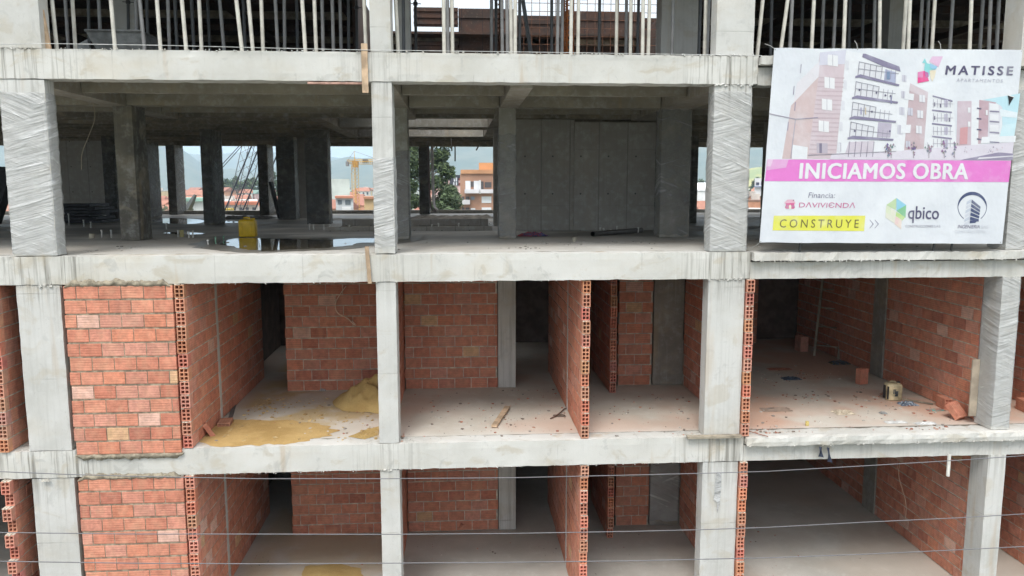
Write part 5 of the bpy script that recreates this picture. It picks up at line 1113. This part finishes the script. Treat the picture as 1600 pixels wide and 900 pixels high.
# trees
M_LEAF=vcolmat('leaves',.7,.35,1.2,.0); M_BARK=plain('tree_bark',(.16,.12,.09),.9,0,.3,3,.5)
def tree(x,y,h,wr,label,seed,n=9000,cols=((.045,.075,.03),(.07,.11,.04),(.03,.05,.025),(.11,.15,.06),(.04,.06,.03)),leaf=.12,prof=None):
    r=random.Random(seed); root=empty('leafy_tree',(x,y,0),label,'tree'); mb=MB(); mb.tube([(x,y,0),(x+.2,y,h*.35),(x-.1,y,h*.7),(x,y,h*.93)],h*.022,9,r2=h*.006)
    cl=[]
    for i in range(46):
        t_=.22+.76*(i/45); a=r.uniform(0,6.28); rad=wr*(prof(t_) if prof else math.sin(math.pi*min(1,(t_-.1)/.9))**.6)*r.uniform(.35,1.0); c=Vector((x+rad*math.cos(a),y+rad*math.sin(a),h*t_+r.uniform(-.3,.4)))
        cl.append((c,r.uniform(.55,1.05)*wr*.36)); mb.tube([(x,y,h*(t_-.08)),((x+c.x)/2,(y+c.y)/2,c.z-.4),c],h*.006,5,r2=.02)
    mb.build('trunk',M_BARK,root)
    mb=MB()
    for i in range(n):
        c,rr=r.choice(cl); d=Vector((r.gauss(0,1),r.gauss(0,1),r.gauss(0,.8))); d=d.normalized()*rr*(r.random()**.45); p=c+d; s=leaf*r.uniform(.5,1.3)
        u=Vector((r.gauss(0,1),r.gauss(0,1),r.gauss(0,1))).normalized(); v=u.orthogonal().normalized()*s; u=u*s*1.6
        mb.face([p-u,p-v*.5,p+u,p+v*.5],r.choice(cols))
    mb.build('crown',M_LEAF,root); return root
x,y=at_dist(668,66); tree(x,y,13.6,2.3,'tall dark green tree behind the tree window column',5,24000,prof=lambda t:1.0-.55*max(0,t-.5))
x,y=at_dist(699,64); tree(x,y,9.0,1.75,'lower rounded green tree right of the tall one',6,12000,cols=((.07,.10,.045),(.09,.13,.06),(.05,.075,.035)))
x,y=at_dist(294,90); tree(x,y,7.2,1.6,'small green tree left of the yellow digger beyond the slab',7,2600)
x,y=at_dist(258,90); tree(x,y,6.9,1.3,'small grey green tree between the two far left columns',8,2200,cols=((.10,.14,.09),(.14,.18,.12)))
x,y=at_dist(428,300); tree(x,y,15,3.0,'distant dark tree above the roofs right of the boom crane',9,1500,leaf=.5)
for i in range(9):
    px=[352,360,372,380,390,399,376,1093,1180][i]; x,y=at_dist(px,420+i*6); tree(x,y,11.5+(i%3),4,f'far dark tree on the skyline, {ordn(i+1)} from the left of the group' ,20+i,500,leaf=.9)['group']='far trees on the skyline'
# yellow tower crane
def lattice(mb,a,b,w,n,r_,col):
    a,b=Vector(a),Vector(b); d=(b-a).normalized(); u=d.orthogonal().normalized()*w/2; v=d.cross(u).normalized()*w/2
    C4=[u+v,u-v,-u-v,-u+v]
    for c in C4: mb.tube([a+c,b+c],r_,4,col)
    for i in range(n):
        p=a.lerp(b,i/n); q_=a.lerp(b,(i+1)/n)
        for k in range(4): mb.tube([p+C4[k],q_+C4[(k+1)%4]],r_*.6,3,col,cap=False)
D=150; ya=9.35
def cp(px,py,d=D): x,y=at_dist(px,d); return Vector((x,y,9.35+(291-py)/F_PX*d))
root=empty('tower_crane',(cp(558,300).x,cp(558,300).y,0),'yellow tower crane standing in the town before the blue mountains','tower crane')
YC=(.55,.33,.06)
b0=cp(557.5,300); b0.z=0; mb=MB(); lattice(mb,b0,cp(557.5,256),.9,22,.055,YC); mb.build('mast',M_STEEL,root)
mb=MB(); lattice(mb,cp(558,253.5),cp(640,253),.6,26,.05,YC); mb.build('jib',M_STEEL,root)
mb=MB(); lattice(mb,cp(558,253.5),cp(545,253.6),.5,5,.05,YC); mb.build('counter_jib',M_STEEL,root)
mb=MB(); mb.tube([cp(557.5,254),cp(557,237)],.09,5,YC,r2=.04); mb.build('apex',M_STEEL,root)
mb=MB(); mb.tube([cp(557,237.5),cp(545.5,253.5)],.03,4,(.2,.2,.2)); mb.build('tie_rod',M_STEEL,root); mb=MB(); mb.tube([cp(557,237.5),cp(600,252)],.03,4,(.2,.2,.2)); mb.build('tie_rod',M_STEEL,root)
mb=MB(); c=cp(558.5,257); mb.box(c.x-.5,c.x+.5,c.y-.6,c.y+.6,c.z-.6,c.z+.6,(.40,.22,.06)); mb.build('cab',M_STEEL,root)
mb=MB(); c=cp(574,252); mb.box(c.x-.5,c.x+.5,c.y-.4,c.y+.4,c.z-.3,c.z+.3,(.2,.15,.1)); mb.build('trolley',M_STEEL,root)
mb=MB(); c=cp(546,256); mb.box(c.x-.25,c.x+.25,c.y-.5,c.y+.5,c.z-.5,c.z+.35,(.2,.2,.2)); mb.build('counterweight',M_STEEL,root)
mb=MB(); mb.tube([cp(556,257),cp(551,272)],.08,4,(.35,.33,.3)); mb.build('raking_stay',M_STEEL,root)
# lattice boom of a crawler crane close behind the building, with its cables
D2=40
root=empty('lattice_boom_crane',(cp(400,330,D2).x,cp(400,330,D2).y,0),'dark lattice boom crane with slanting cables close behind the building','crane')
mb=MB(); a=cp(352,345,D2); a.z=0; lattice(mb,cp(366,345,D2),cp(404,216,D2),.62,9,.018,(.12,.12,.13)); lattice(mb,cp(404,216,D2),cp(420,160,D2),.62,4,.018,(.12,.12,.13)); mb.build('lattice_boom',M_STEEL,root)
for (p0,p1,rr) in (((352,328),(401,228),.034),((366,330),(412,230),.034),((378,332),(430,228),.034),((398,330),(437,246),.034),((343,268),(383,229),.018),((343,273),(387,229),.018)):
    a,b=cp(*p0,D2-.6),cp(*p1,D2-.6); d=b-a; mb=MB(); mb.tube([a-d*.25,b+d*.6],rr,5,(.03,.035,.05)); mb.build('boom_cable',M_STEEL,root)
c=cp(372,345,D2); mb=MB(); mb.box(c.x-1.8,c.x+1.6,c.y-1,c.y+1.2,.9,3.0,(.5,.33,.05)); mb.build('machine_house',M_STEEL,root)
for s_ in (-1,1): mb=MB(); mb.box(c.x-2.2,c.x+2.2,c.y+s_*1.3-.35,c.y+s_*1.3+.35,.02,.85,(.05,.05,.05)); mb.build('track',M_STEEL,root)
# yellow digger
D3=62; c=cp(300,322,D3)
root=empty('yellow_digger',(c.x,c.y,0),'yellow digger with dark raised arm beyond the slab edge','digger')
mb=MB(); mb.box(c.x-1.4,c.x+1.0,c.y-1,c.y+1,5.9,7.4,(.60,.42,.04)); mb.build('cab',M_STEEL,root)
mb=MB(); mb.box(c.x+1.9,c.x+2.9,c.y-1,c.y+1,6.2,7.8,(.60,.42,.04)); mb.build('engine_cover',M_STEEL,root)
mb=MB(); mb.tube([cp(290,332,D3),cp(303,312,D3),cp(309,302,D3)],.35,6,(.06,.07,.07),r2=.12); mb.build('arm',M_STEEL,root)
mb=MB(); mb.box(c.x-2,c.x+3.2,c.y-1.6,c.y+1.6,.0,5.88,(.28,.24,.18)); tag(mb.build('earth_ramp',M_CITY),'raised earth platform carrying the yellow digger','earth ramp')
